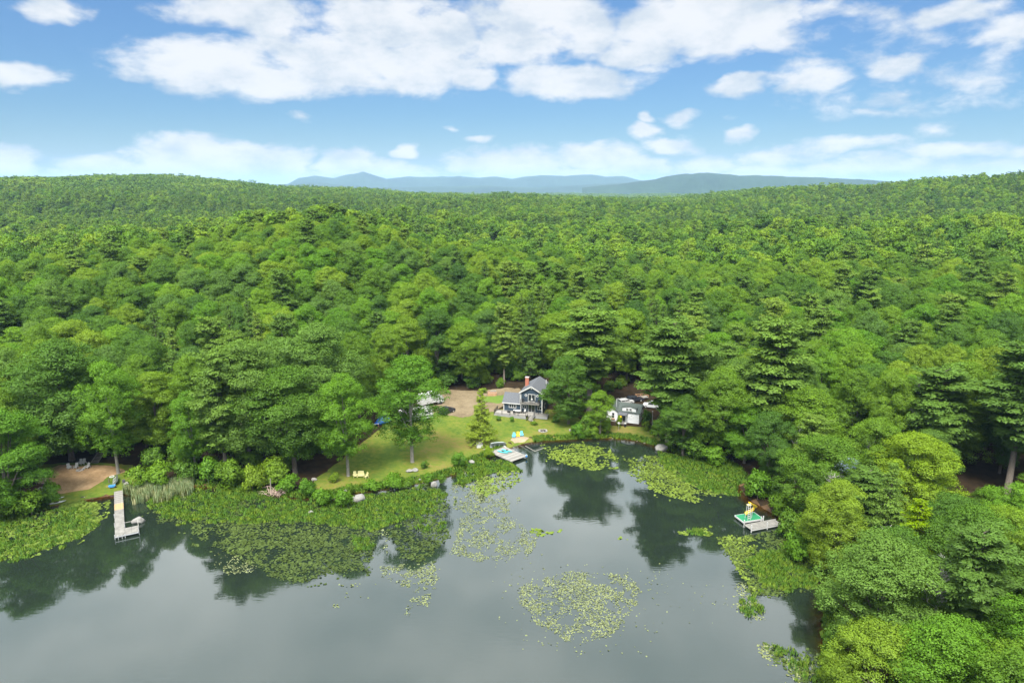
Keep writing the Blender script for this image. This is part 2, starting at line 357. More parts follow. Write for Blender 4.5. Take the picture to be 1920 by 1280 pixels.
# water
m, t, b = newmat('lake_water'); M['water'] = m; t.nodes.remove(b)
at = t.nodes.new('ShaderNodeAttribute'); at.attribute_name = 'depth'
df = t.nodes.new('ShaderNodeBsdfDiffuse'); df.inputs[0].default_value = (.010, .016, .011, 1)
tp = t.nodes.new('ShaderNodeBsdfTransparent'); tp.inputs[0].default_value = (.85, .70, .42, 1)
mx = t.nodes.new('ShaderNodeMixShader'); t.links.new(sstep(t, at.outputs['Fac'], .02, .75), mx.inputs[0])
t.links.new(tp.outputs[0], mx.inputs[1]); t.links.new(df.outputs[0], mx.inputs[2])
gl = t.nodes.new('ShaderNodeBsdfGlossy'); gl.inputs['Roughness'].default_value = .035; gl.inputs['Color'].default_value = (.97, 1, 1, 1)
r1 = noise(t, 1.3, 3, .5, vec=(.55,1.5,1)); r2 = noise(t, .045, 3, .5)
hh = mth(t, 'MULTIPLY', r1, sstep(t, r2, .42, .62, .15, 1.0))
bn = t.nodes.new('ShaderNodeBump'); bn.inputs['Strength'].default_value = .3; bn.inputs['Distance'].default_value = .03; t.links.new(hh, bn.inputs['Height'])
fr = t.nodes.new('ShaderNodeFresnel'); fr.inputs['IOR'].default_value = 1.75
t.links.new(bn.outputs[0], gl.inputs['Normal'])
ms = t.nodes.new('ShaderNodeMixShader'); t.links.new(mth(t, 'MULTIPLY', fr.outputs[0], .96, clamp=True), ms.inputs[0])
t.links.new(mx.outputs[0], ms.inputs[1]); t.links.new(gl.outputs[0], ms.inputs[2]); t.links.new(ms.outputs[0], t.nodes['Material Output'].inputs[0])

# ------------------------------------------------------------------ mesh helpers
def mesh(name, v, f, mat=None, smooth=False):
    me = bpy.data.meshes.new(name); me.from_pydata([tuple(p) for p in v], [], [tuple(q) for q in f]); 
    if mat: me.materials.append(mat)
    if smooth: me.shade_smooth()
    me.update(); return me
def fastmesh(name, v, f, mat, lv=None, nrm=None):
    """v (n,3), f (m,k) arrays; optional per-face value and per-vertex normals"""
    me = bpy.data.meshes.new(name); v = np.ascontiguousarray(v, np.float32); f = np.ascontiguousarray(f, np.int32); m_, k = f.shape
    me.vertices.add(len(v)); me.vertices.foreach_set('co', v.ravel())
    me.loops.add(m_*k); me.loops.foreach_set('vertex_index', f.ravel())
    me.polygons.add(m_); me.polygons.foreach_set('loop_start', np.arange(0, m_*k, k, dtype=np.int32))
    try: me.polygons.foreach_set('loop_total', np.full(m_, k, np.int32))
    except Exception: pass
    me.materials.append(mat); me.update(calc_edges=True)
    if lv is not None:
        a = me.attributes.new('lv', 'FLOAT', 'FACE'); a.data.foreach_set('value', np.ascontiguousarray(lv, np.float32))
    if nrm is not None:
        me.shade_smooth(); me.normals_split_custom_set_from_vertices(nrm.astype(np.float32))
    return me
def link(name, me, parent=None, loc=(0,0,0), rz=0, **props):
    o = bpy.data.objects.new(name, me); C.objects.link(o); o.parent = parent; o.location = loc; o.rotation_euler = (0, 0, rz)
    for k, v in props.items():
        if v: o[k] = v
    return o
def root(name, label, cat, loc, rz=0.0, group=None):
    return link(name, None, None, loc, rz, label=label, category=cat, group=group)
def box_geo(cx, cy, cz, sx, sy, sz, rz=0, rx=0, ry=0):
    mt = Matrix.Translation((cx, cy, cz)) @ Matrix.Rotation(rz, 4, 'Z') @ Matrix.Rotation(ry, 4, 'Y') @ Matrix.Rotation(rx, 4, 'X')
    v = [mt @ Vector((a*sx/2, b_*sy/2, c*sz/2)) for a in (-1,1) for b_ in (-1,1) for c in (-1,1)]
    return v, [(0,1,3,2),(4,6,7,5),(0,4,5,1),(2,3,7,6),(0,2,6,4),(1,5,7,3)]
def join(parts):
    V = []; Fc = []
    for v, f in parts:
        o = len(V); V += list(v); Fc += [tuple(i+o for i in q) for q in f]
    return V, Fc
def boxes(name, lst, mat, parent=None, **pr):
    v, f = join([box_geo(*q) for q in lst]); return link(name, mesh(name, v, f, mat), parent, **pr)
def tube_geo(pts, rad, n=6):
    V = []; Fc = []
    for i, p in enumerate(pts):
        p = Vector(p); a = Vector(pts[max(i-1, 0)]); c = Vector(pts[min(i+1, len(pts)-1)])
        d = (c-a).normalized(); u = d.cross(Vector((0,0,1)) if abs(d.z) < .9 else Vector((1,0,0))).normalized(); w_ = d.cross(u)
        for k in range(n):
            q = 2*math.pi*k/n; V.append(p+(u*math.cos(q)+w_*math.sin(q))*rad[i])
    for i in range(len(pts)-1):
        for k in range(n):
            k2 = (k+1) % n; Fc.append((i*n+k, i*n+k2, (i+1)*n+k2, (i+1)*n+k))
    Fc.append(tuple(range(n))); Fc.append(tuple(reversed(range((len(pts)-1)*n, len(pts)*n))))
    return V, Fc
def tubes(name, lst, mat, parent=None, n=6, smooth=False, **pr):
    v, f = join([tube_geo(p, r if hasattr(r, '__len__') else [r]*len(p), n) for p, r in lst]); return link(name, mesh(name, v, f, mat, smooth), parent, **pr)
def prism(name, prof, y0, y1, mat, parent=None, axis='y', **pr):
    """extrude an (a, z) outline along y (or x)"""
    n = len(prof); mk = (lambda a, z, q: (a, q, z)) if axis == 'y' else (lambda a, z, q: (q, a, z))
    v = [mk(a, z, y0) for a, z in prof]+[mk(a, z, y1) for a, z in prof]
    f = [tuple(range(n)), tuple(reversed(range(n, 2*n)))]+[(i, i+n, (i+1) % n+n, (i+1) % n) for i in range(n)]
    me = mesh(name, v, f, mat); bm = bmesh.new(); bm.from_mesh(me); bmesh.ops.recalc_face_normals(bm, faces=bm.faces); bm.to_mesh(me); bm.free()
    return link(name, me, parent, **pr)

# ------------------------------------------------------------------ ground sheet, lake bed, water
def axis(lo, hi, c0, c1, s, grow):
    a = list(np.arange(c0, c1+s, s)); st = s; x = c0
    while x > lo: st *= grow; x -= st; a.insert(0, x)
    st = s; x = a[-1]
    while x < hi: st *= grow; x += st; a.append(x)
    return np.array(a)
ax = axis(-34000, 34000, -135, 105, 1.25, 1.055); ay = axis(-6000, 34000, 40, 235, 1.25, 1.055)
TX, TY = np.meshgrid(ax, ay); TZ = ter(TX, TY)
nx, ny = len(ax), len(ay)
idx = np.arange(nx*ny).reshape(ny, nx)
q = np.stack([idx[:-1,:-1], idx[:-1,1:], idx[1:,1:], idx[1:,:-1]], -1).reshape(-1, 4)
me = fastmesh('ground', np.stack([TX, TY, TZ], -1).reshape(-1, 3), q, M['floor']); me.shade_smooth()
me.materials.append(M['bed'])
cx = TX.ravel()[q].mean(1); cyy = TY.ravel()[q].mean(1)
me.polygons.foreach_set('material_index', ((sdf(cx, cyy) < .4) & (np.hypot(cx, cyy) < 460)).astype(np.int32))
link('ground', me, kind='structure')

def sheet(name, poly, mat, dz, step=1.2, jit=.35, zfun=None):
    pts = []
    n = len(poly)
    for i in range(n):
        a, b_ = Vector(poly[i]), Vector(poly[(i+1) % n]); k = max(1, int((b_-a).length/.6))
        for j in range(k):
            p = a.lerp(b_, j/k); nz = fbm(p.x*.9, p.y*.9, 5)-.5; mz = fbm(p.x*.9+40, p.y*.9, 6)-.5
            pts.append(Vector((p.x+nz*jit*3, p.y+mz*jit*3)))
    nb = len(pts); bp = [(p.x, p.y) for p in pts]
    x0 = min(p[0] for p in bp); x1 = max(p[0] for p in bp); y0 = min(p[1] for p in bp); y1 = max(p[1] for p in bp)
    xx, yy = np.meshgrid(np.arange(x0, x1, step), np.arange(y0, y1, step)); xx = xx.ravel(); yy = yy.ravel()
    k = inpoly(xx, yy, bp) & (pdist(xx, yy, bp) > .3)
    allp = pts+[Vector((a, b_)) for a, b_ in zip(xx[k], yy[k])]
    r = delaunay_2d_cdt(allp, [(i, (i+1) % nb) for i in range(nb)], [list(range(nb))], 1, 1e-4)
    vx = np.array([p.x for p in r[0]]); vy = np.array([p.y for p in r[0]])
    z = (ter(vx, vy) if zfun is None else zfun(vx, vy))+dz
    me = mesh(name, np.stack([vx, vy, z], -1), r[2], mat, True)
    return link(name, me, kind='structure')
def P2(lst): return [tuple(g(*p)[:2]) for p in lst]
LAWN = P2([(575,926),(590,900),(640,862),(690,822),(716,800),(722,786),(800,768),(838,776),(862,782),(925,772),(932,768),(955,765),(1000,766),(1040,768),(1075,775),(1110,806),(1150,798),(1215,800),(1240,824),(1230,834),(1185,824),(1140,821),(1075,824),(1020,826),(985,831),(960,838),(930,850),(912,858),(885,870),(860,886),(830,895),(775,908),(720,917),(660,925),(620,933)])
sheet('lawn', LAWN, M['lawn'], .03)
DRIVE = P2([(800,770),(838,779),(868,783),(895,776),(925,772),(950,757),(985,745),(975,728),(950,727),(900,733),(845,731),(790,740)])
sheet('driveway', DRIVE, M['dirt'], .06)
sheet('back_lawn', P2([(905,744),(945,741),(948,752),(935,757),(905,752)]), M['lawn_green'], .09)
#sheet('cottage_yard', P2([(1165,775),(1180,745),(1280,742),(1290,768),(1225,775),(1220,790),(1200,792)]), M['dirt'], .05)
BEACH = P2([(88,950),(80,925),(86,895),(70,872),(120,868),(190,868),(250,872),(268,895),(262,915),(250,921),(215,927),(150,938)])
sheet('beach_grass', BEACH, M['lawn'], .09)
sheet('sand_beach', P2([(98,930),(92,905),(84,886),(110,872),(150,874),(200,872),(238,884),(205,893),(190,905),(165,918),(130,924)]), M['sand'], .13)
sheet('sand_patch', P2([(957,825),(962,819),(980,817),(992,821),(984,829),(965,831)]), M['sand_pale'], .07, step=.6, jit=.1)
#sheet('sand_bank', P2([(1388,914),(1402,934),(1442,958),(1475,980),(1476,975),(1445,951),(1425,940),(1405,929)]), M['sand'], .05, jit=.1)
xs = axis(-400, 400, -110, 70, 1.5, 1.2); ys = axis(-450, 330, 45, 190, 1.5, 1.2)
wx, wy = np.meshgrid(xs, ys); ii = np.arange(len(xs)*len(ys)).reshape(len(ys), len(xs))
q = np.stack([ii[:-1,:-1], ii[:-1,1:], ii[1:,1:], ii[1:,:-1]], -1).reshape(-1, 4)
cxx = wx.ravel()[q]; cyv = wy.ravel()[q]; keep = (sdf(cxx, cyv).min(1) < .8)
q = q[keep]
me = fastmesh('water', np.stack([wx, wy, 0*wx], -1).reshape(-1, 3), q, M['water'])
a = me.attributes.new('depth', 'FLOAT', 'POINT'); a.data.foreach_set('value', np.clip(-ter(wx, wy), 0, 5).ravel().astype(np.float32))
link('lake_water', me, kind='structure')

# far hills and mountains
def ridge(name, az0, az1, dist, width, top, mat, seed, n=220, m_=26, base=-40):
    """a long hill: a heightfield strip seen end on, its crest height given by top(az)"""
    A = np.linspace(az0, az1, n); U = np.linspace(-1, 1, m_); AA, UU = np.meshgrid(A, U)
    D = dist+UU*width; prof = np.cos(UU*math.pi/2)**1.3
    H = np.interp(AA, *zip(*top))
    nz = fbm(AA*60+seed, UU*2.2, seed, 5)-.5
    Zz = base+(H-base)*np.clip(prof*(1+nz*.55*(1-prof)) , 0, 2)+nz*(H-base)*.10
    v = np.stack([np.sin(AA)*D, np.cos(AA)*D, Zz], -1).reshape(-1, 3)
    ii = np.arange(n*m_).reshape(m_, n); q = np.stack([ii[:-1,:-1], ii[:-1,1:], ii[1:,1:], ii[1:,:-1]], -1).reshape(-1, 4)
    me = fastmesh(name, v, q, mat); me.shade_smooth(); return link(name, me, kind='structure')
def crest(dist, pts):
    out = []
    for px, py in pts:
        d = pix_dir(px, py); out.append((math.atan2(d.x, d.y), CAM_H+dist*d.z/math.hypot(d.x, d.y)))
    return out
mhill = ground_mat('far_wooded_hill', [(.3,(.012,.030,.020)),(.55,(.020,.045,.026)),(.8,(.032,.062,.03))], .0012, .02, bmp=0)
ridge('far_mountains', -.36, .32, 10500, 1700, crest(10500, [(300,352),(540,345),(560,334),(590,330),(625,334),(655,327),(680,322),(700,328),(725,335),(770,331),(840,332),(860,330),(900,334),(930,331),(960,335),(985,331),(1010,329),(1060,330),(1110,327),(1135,331),(1170,330),(1200,338),(1260,345),(1500,350)]), mhill, 3, base=-60)
ridge('far_foothills', -.32, .26, 8000, 1300, crest(8000, [(400,350),(560,345),(600,342),(640,347),(720,352),(800,350),(900,348),(1000,352),(1100,346),(1200,341),(1300,340),(1400,352)]), mhill, 8, base=-60)
ridge('far_hill', .10, .72, 5600, 900, crest(5600, [(1080,352),(1160,345),(1215,338),(1250,331),(1285,326),(1330,325),(1385,328),(1450,330),(1520,332),(1600,336),(1660,340),(1760,344),(1920,346)]), mhill, 5, base=-50)
ridge('far_left_hill', -.95, -.33, 4600, 1000, crest(4600, [(-600,338),(0,336),(300,338),(560,352)]), mhill, 6, base=-50)

# ------------------------------------------------------------------ trees
def rdirs(n, zmin=-1.0):
    z = rng.uniform(zmin, 1, n); a = rng.uniform(0, 2*math.pi, n); s = np.sqrt(1-z*z)
    return np.stack([s*np.cos(a), s*np.sin(a), z], -1)
def leafquads(name, pos, nrm, size, mat, aspect=.62, lv=None, shade=None, mixn=.75, along=None):
    """one rhombic leaf per position, turned to its normal with scatter; the shading normal leans to the puff it grows on"""
    n = len(pos); nr = nrm+rng.normal(0, .45, (n, 3)); nr /= np.linalg.norm(nr, axis=1)[:, None]+1e-9
    t = rng.normal(0, 1, (n, 3)) if along is None else along+rng.normal(0, .15, (n, 3))
    t -= nr*(t*nr).sum(1)[:, None]; t /= np.linalg.norm(t, axis=1)[:, None]+1e-9
    b_ = np.cross(nr, t); s = (size*rng.uniform(.65, 1.3, n))[:, None]
    v = np.stack([pos-t*s*.5, pos+b_*s*aspect*.5, pos+t*s*.5, pos-b_*s*aspect*.5], 1)
    # keep the winding outward
    sh_ = nrm if shade is None else shade
    gn = np.cross(v[:,1]-v[:,0], v[:,2]-v[:,0]); fl_ = (gn*sh_).sum(1) < 0
    v[fl_] = v[fl_][:, ::-1]; nr[(nr*sh_).sum(1) < 0] *= -1
    vn = sh_*mixn+nr*(1-mixn); vn /= np.linalg.norm(vn, axis=1)[:, None]+1e-9
    if lv is None: lv = rng.uniform(0, 1, n)
    return fastmesh(name, v.reshape(-1, 3), np.arange(n*4).reshape(-1, 4), mat, lv, np.repeat(vn, 4, 0))

def broad(name, seed, H=20., Rr=5., n=14000, leaf=.40, lobes=34, base=.30, mat=None, trunks=1, flatc=1.0, lean=0, subr=(.55,1.05), bark=None, fill=1.0):
    global rng
    rng = np.random.default_rng(seed); rn = random.Random(seed)
    zc = H*(base+(1-base)*.50); hz = H*(1-base)*.50
    # lobes fill an uneven egg, widest a little below the middle
    t_ = (np.arange(lobes)+rng.uniform(0, 1, lobes))/lobes; a_ = rng.uniform(0, 6.283, lobes)+np.arange(lobes)*2.4
    prof = np.clip(1-(np.abs(t_-.48)/.53)**2.5, .04, 1)**.5
    lr = Rr*rng.uniform(.26, .40, lobes)*(.75+.25*prof)
    rad_ = np.maximum(Rr*prof*rng.uniform(.72, 1.08, lobes)-lr*.8, 0)*np.where(rng.uniform(0, 1, lobes) < .2, .45, 1)
    zlo, zhi = H*base+lr*.7, H-lr*.72
    c = np.stack([np.cos(a_)*rad_, np.sin(a_)*rad_, zlo+(zhi-zlo)*t_**flatc], -1)
    # puffs on the lobes
    per = max(6, int(26*fill)); wts = lr**2/np.sum(lr**2)
    pd = rdirs(lobes*per, -.45); li = np.repeat(np.arange(lobes), per)
    pc_ = c[li]+pd*(lr[li]*rng.uniform(.75, 1.08, lobes*per))[:, None]*np.array([1, 1, .92])
    pr = rng.uniform(*subr, lobes*per)*Rr/5.0
    out = pc_-np.array([0, 0, zc-hz*.25]); out /= np.linalg.norm(out, axis=1)[:, None]+1e-9
    pl = rng.uniform(0, 1, lobes*per)*.5+rng.uniform(0, 1, lobes)[li]*.5
    npf = len(pc_); w_ = pr**2; pi = rng.choice(npf, n, p=w_/w_.sum())
    ld = rdirs(n, -.55); pos = pc_[pi]+ld*(pr[pi]*rng.uniform(.55, 1.1, n))[:, None]*np.array([1, 1, .78])
    nr = ld*.75+pd[pi]*.45+out[pi]*.55+np.array([0, 0, .15]); nr /= np.linalg.norm(nr, axis=1)[:, None]
    lv = np.clip(pl[pi]*.6+rng.uniform(0, 1, n)*.4, 0, 1)
    cm = leafquads(name+'_crown', pos, ld, leaf, mat or M['leaf'], lv=lv, shade=nr)
    # trunk and limbs
    geo = []
    for ti in range(trunks):
        ox = 0 if trunks == 1 else (ti-.5*(trunks-1))*.7
        top = Vector((ox*3+rn.uniform(-.5, .5), rn.uniform(-.5, .5), H*.78)); rr = .26*H/20*(1 if trunks == 1 else .8)
        pts = [Vector((ox, 0, -.6)), Vector((ox, 0, .5)), Vector((ox*1.4, 0, H*.25)), Vector((ox*2, .1, H*.5)), top]
        geo.append(tube_geo(pts, [rr*1.5, rr*1.05, rr*.85, rr*.6, rr*.15], 7))
        for j in range(9):
            cc_ = Vector(c[rn.randrange(lobes)]); z0 = H*(base*.8+rn.uniform(0, .35)); z0 = min(z0, cc_.z-.5)
            if z0 < H*.15: continue
            st = Vector((ox*1.5, 0, z0)); mid = st.lerp(cc_, .5)+Vector((0, 0, .4))
            geo.append(tube_geo([st, mid, cc_], [rr*.42, rr*.28, rr*.1], 5))
    v, f = join(geo); tm = mesh(name+'_trunk', v, f, bark or M['bark'], True)
    return tm, cm

def pine(name, seed, H=25., Rr=4.6, n=34000, leaf=.48, base=.28, mat=None, shape='white', bark=None, whorls=33, droop=-.05):
    """conifer: whorls of limbs carrying flat upswept sprays of needles"""
    global rng
    rng = np.random.default_rng(seed); rn = random.Random(seed)
    geo = [tube_geo([(0,0,-.5),(0,0,H*.3),(.1,0,H*.7),(0,0,H*.97)], [.36*H/25,.28*H/25,.16*H/25,.03], 7)]
    cen = []; rad = []; dirs = []; val = []
    for k in range(whorls):
        t = (k+rn.uniform(-.3, .3))/whorls; t = min(max(t, 0), 1); z_ = H*(base+(1-base)*t*.985)
        if shape == 'white': L_ = Rr*(math.sin(math.pi*min(1, (1-t)*.80+.14))**.75)*rn.uniform(.62, 1.12); nb = 5
        elif shape == 'cone': L_ = Rr*(1-t)**.85*rn.uniform(.85, 1.1)+.25; nb = 7
        else: L_ = Rr*(1-t)**.7*rn.uniform(.75, 1.12)+.3; nb = 6
        a0 = rn.uniform(0, 6.28)
        for j in range(nb):
            a = a0+j*6.283/nb+rn.uniform(-.5, .5); l = L_*rn.uniform(.5, 1.2); z = z_+rn.uniform(-.45, .45)*H*(1-base)/whorls
            dr = Vector((math.cos(a), math.sin(a), 0)); rise = rn.uniform(-.16, .34)+droop if t < .75 else rn.uniform(.2, .5)+droop
            tip = Vector((0,0,z))+dr*l+Vector((0,0,l*rise))
            if l > .9: geo.append(tube_geo([(0,0,z), Vector((0,0,z)).lerp(tip, .55)-Vector((0,0,.08*l)), tip], [.07*H/25, .045, .012], 4))
            m2 = max(2, int(l*1.9)); bv = rn.random()
            for q_ in range(m2):
                s_ = .32+.68*(q_+rn.random()*.8)/m2; wdt = l*.30*(1.15-s_)+.16
                for side_ in (-1, 0, 1):
                    if side_ and rn.random() < .25: continue
                    pp = Vector((0,0,z)).lerp(tip, s_)+dr.cross(Vector((0,0,1)))*side_*wdt*rn.uniform(.6, 1.4)+Vector((0,0,rn.uniform(-.1,.15)))
                    cen.append(pp); rad.append(rn.uniform(.34, .64)*(1.0 if shape == 'white' else .72)*(.55+.45*min(1, l/2.5))); dirs.append((dr.x, dr.y, .25)); val.append(bv*.5+rn.random()*.5)
    cen = np.array(cen); rad = np.array(rad); dirs = np.array(dirs); val = np.array(val)
    pi = rng.choice(len(cen), n, p=rad**2/np.sum(rad**2)); ld = rdirs(n, -.5)
    pos = cen[pi]+ld*rad[pi][:, None]*rng.uniform(.2, 1.15, n)[:, None]*np.array([1.05, 1.05, .8])
    out = cen[pi]-np.array([0, 0, H*.35]); out[:, 2] *= .4; out /= np.linalg.norm(out, axis=1)[:, None]+1e-9
    nr = ld*.7+out*.35+np.array([0, 0, .45]); nr /= np.linalg.norm(nr, axis=1)[:, None]
    al = dirs[pi]+ld*.8
    cm = leafquads(name+'_crown', pos, nr, leaf, mat or M['needle'], aspect=.36, lv=np.clip(val[pi]*.6+rng.uniform(0,1,n)*.4, 0, 1), shade=nr, along=al)
    v, f = join(geo); tm = mesh(name+'_trunk', v, f, bark or M['bark'], True)
    return tm, cm

def bare(name, seed, H=16., spread=3.5, n=60, mat=None):
    rn = random.Random(seed); geo = [tube_geo([(0,0,-.3),(.2,0,H*.4),(-.2,.2,H*.75),(0,0,H)], [.22,.17,.1,.02], 6)]
    for k in range(n):
        z = H*rn.uniform(.35, .97); a = rn.uniform(0, 6.28); l = spread*rn.uniform(.4, 1)*(1.2-z/H)
        p0 = Vector((0,0,z)); p1 = p0+Vector((math.cos(a)*l*.5, math.sin(a)*l*.5, l*.35)); p2 = p1+Vector((math.cos(a+.5)*l*.5, math.sin(a+.5)*l*.5, l*rn.uniform(.1, .7)))
        geo.append(tube_geo([p0, p1, p2], [.065, .045, .012], 4))
        for q_ in range(2):
            p3 = p1+Vector((rn.uniform(-1,1), rn.uniform(-1,1), rn.uniform(0,1)))*l*.4; geo.append(tube_geo([p1, p3], [.03, .008], 3))
    v, f = join(geo); return mesh(name, v, f, mat or M['dead'])

BR = [broad('broadleaf%d' % i, 100+i, n=75000, leaf=.195, lobes=l_, base=b_, flatc=fc_, Rr=5.0, subr=(.40,.80)) for i, (l_, b_, fc_) in enumerate([(50,.10,.95),(44,.14,.9),(56,.08,1.0),(46,.12,.9),(50,.16,.95),(42,.06,.9)])]
BT = [broad('slender%d' % i, 140+i, n=50000, leaf=.20, lobes=46, base=.17, Rr=5.0, subr=(.4,.75), bark=M['bark_pale']) for i in range(2)]
PN = [pine('pine%d' % i, 200+i, base=b_) for i, b_ in enumerate((.22,.32,.28))]
CN = [pine('hemlock%d' % i, 230+i, H=18, Rr=4.2, n=30000, leaf=.34, base=.06, shape='spruce', whorls=30, droop=-.16) for i in range(2)]
LARCH = pine('larch', 260, H=12, Rr=4.2, n=30000, leaf=.27, base=.10, shape='cone', whorls=26, droop=-.1, mat=M['needle_light'])
BU = [broad('bush%d' % i, 300+i, H=3., Rr=2., n=2600, leaf=.26, lobes=12, base=.02, subr=(.8,1.4), fill=.5) for i in range(3)]
# lighter versions for the forest further off
BRm = [broad('broadleaf_mid%d' % i, 400+i, n=3600, leaf=.72, lobes=28, base=.22, flatc=.85, subr=(.55,1.0), fill=.5) for i in range(5)]
PNm = [pine('pine_mid%d' % i, 420+i, n=3000, leaf=1.1, base=.25, whorls=18) for i in range(3)]
BRf = [broad('broadleaf_far%d' % i, 440+i, n=420, leaf=1.9, lobes=14, base=.35, subr=(.8,1.4), fill=.3) for i in range(3)]
PNf = [pine('pine_far%d' % i, 450+i, n=260, leaf=2.3, base=.25, whorls=9) for i in range(2)]

# ------------------------------------------------------------------ where trees stand
# keep-clear outlines (photo pixels) that no crown of the scattered forest may cover: lake, lawn, houses, beach, raft
CLEAR = [[(-50,1000),(0,975),(95,945),(76,915),(80,880),(62,860),(220,858),(290,880),(270,905),(370,900),(500,905),(600,890),(700,790),(735,745),(840,734),(1000,730),(1024,706),(1062,730),(1110,750),(1150,750),(1165,738),(1240,745),(1258,752),(1245,790),(1262,838),(1340,850),(1380,862),(1392,920),(1440,930),(1462,950),(1468,985),(1475,1030),(1525,1065),(1548,1110),(1540,1180),(1545,1215),(1565,1290),(-50,1290)],[(1868,835),(1906,835),(1902,918),(1872,918)]]
CLEARW = [tuple(flat(*p, 1.5)) for p in CLEAR[0][:-2]]
placed = []   # x, y, r
def free(x, y, r):
    for (a, b_, c) in placed:
        if (a-x)**2+(b_-y)**2 < (.54*(r+c))**2: return False
    return True
def crown_hits(x, y, z, H, r, base=.3):
    if y < 5: return False
    sx, sy = [], []
    for hz, k in ((base, .75), (.45, 1.), (.65, .95), (.85, .6), (1.0, .0)):
        for s_ in (-1, 0, 1):
            a, b_ = proj(x+s_*r*k, y, z+H*hz); sx.append(float(a)); sy.append(float(b_))
    a, b_ = proj(x, y-r*.7, z+H*.35); sx.append(float(a)); sy.append(float(b_))
    return any(bool(inpoly(np.array(sx), np.array(sy), c_).any()) for c_ in CLEAR)
def put_tree(name, pair, p, H, r, H0, R0, label, group=None, mat=None, rz=None, cat='tree'):
    t_ = root(name, label, cat, p, rnd.uniform(0, 6.28) if rz is None else rz, group); t_.scale = (r/R0, r/R0, H/H0)
    a = link('trunk', pair[0], t_); b_ = link('crown', pair[1], t_)
    if mat is not None: b_.material_slots[0].link = 'OBJECT'; b_.material_slots[0].material = mat
    placed.append((p[0], p[1], r)); return t_
def height_to(p, topy):
    """height of a tree standing at p whose top is seen at pixel row topy"""
    d = pix_dir(960, topy); return CAM_H + p[1]*d.z/d.y - p[2]
def hero(kind, bx, by, topy, wpx, label, mat=None, v=0, name=None, cat='tree', rz=None):
    p = g(bx, by); p.z -= .1; H = height_to(p, topy); zc = p.y*math.cos(PITCH)+(CAM_H-H*.6)*math.sin(PITCH); r = wpx*.5*zc/F; r = r if kind == 'bush' else min(r, .40*H)
    tab = {'broad': (BR, 20., 5.), 'slim': (BT, 20., 5.), 'pine': (PN, 25., 4.6), 'cone': (CN, 18., 4.2), 'larch': ([LARCH], 12., 4.2), 'bush': (BU, 3., 2.)}[kind]
    nm = name or {'broad':'broadleaf_tree','slim':'broadleaf_tree','pine':'pine_tree','cone':'hemlock_tree','larch':'larch_tree','bush':'shrub'}[kind]
    return put_tree(nm, tab[0][v % len(tab[0])], p, H, r*(1.07 if kind in ('broad','slim') else .95), tab[1], tab[2], label, mat=mat, cat=cat, rz=rz)
LB, LY, LD, LU = M['leaf_bright'], M['leaf_yellow'], M['leaf_dark'], M['leaf_blue']
hero('broad', 135, 862, 640, 215, 'large dark spreading oak with twin trunk standing behind the white beach chairs', LD, 2)
hero('broad', 20, 960, 770, 150, 'bushy light green tree at the left edge of the small sand beach', LB, 5)
hero('slim', 222, 888, 680, 105, 'light green leaning tree just above the canoe and the long dock', LB, 0)
hero('slim', 368, 888, 735, 82, 'thin pale-stemmed tree in the shoreline thicket above the cattails', LB, 1)
hero('pine', 425, 892, 655, 110, 'soft grey-green white pine between two broadleaf trees left of the lawn', None, 0)
hero('broad', 553, 886, 690, 180, 'big full maple with pale trunk at the left edge of the lawn', None, 4)
hero('broad', 470, 880, 640, 150, 'dark broadleaf tree rising behind the full maple left of the lawn', LU, 1)
hero('broad', 600, 820, 610, 190, 'blue-green broadleaf tree behind the bright tree at the left of the lawn', LU, 0)
hero('slim', 653, 892, 703, 110, 'bright green tree on the lawn beside the pale yellow bench', LB, 1)
hero('slim', 773, 866, 670, 128, 'tall maple standing alone in the middle of the lawn', LB, 0)
hero('larch', 902, 832, 728, 64, 'small conical yellow-green larch on the lawn near the plank dock')
hero('pine', 1105, 770, 583, 150, 'tall white pine with bare lower trunk between the two houses', None, 1)
hero('broad', 1066, 794, 668, 92, 'round dense broadleaf tree hiding the right side of the blue house', LD, 5)
hero('slim', 1125, 814, 733, 52, 'small twin-trunked tree in front of the left end of the white cottage', LB, 1)
hero('pine', 1252, 830, 600, 150, 'broad white pine just right of the white cottage', None, 2)
hero('broad', 1280, 852, 742, 118, 'dark shoreline tree with low crown beside the big pale boulder', LD, 3)
hero('broad', 1345, 862, 690, 100, 'mid green broadleaf tree on the cove bank', None, 1)
hero('pine', 1440, 850, 596, 150, 'big soft white pine behind the cove bank trees', None, 0)
hero('broad', 1395, 868, 760, 95, 'bushy bright green tree over the head of the cove', LB, 0)
hero('broad', 1500, 880, 728, 135, 'wide fresh green broadleaf tree behind the sandy cove bank', None, 2)
hero('broad', 1530, 985, 820, 150, 'spreading green tree above the cove dock', None, 4)
hero('broad', 1700, 985, 812, 215, 'bright yellow-green maple among the green woods right of the cove', LY, 0)
hero('cone', 1702, 1120, 935, 150, 'yellow-green hemlock standing in the woods on the right shore', M['needle_yellow'], 1)
hero('pine', 1740, 900, 690, 150, 'tall pale green pine at the right behind the yellow-green maple', None, 1)
hero('pine', 1888, 925, 645, 170, 'very tall pine with long bare trunk near the right edge of the photo', None, 1)
hero('pine', 1615, 1010, 880, 110, 'soft pine leaning over the small trees behind the cove dock', None, 2)
hero('broad', 1560, 1075, 905, 120, 'leafy tree reaching out over the marsh below the cove dock', None, 5)
hero('broad', 1640, 1235, 1010, 215, 'blue-green oak closest to the lake on the lower right shore', LU, 0)
hero('broad', 1755, 1380, 1165, 230, 'large light green oak in the lower right, left of the corner', LB, 2)
hero('broad', 1930, 1350, 1120, 230, 'light green oak at the very corner of the photo, lower right', LB, 4)
hero('broad', 1625, 1360, 1175, 190, 'low dense green tree at the water edge in the lower right', None, 3)

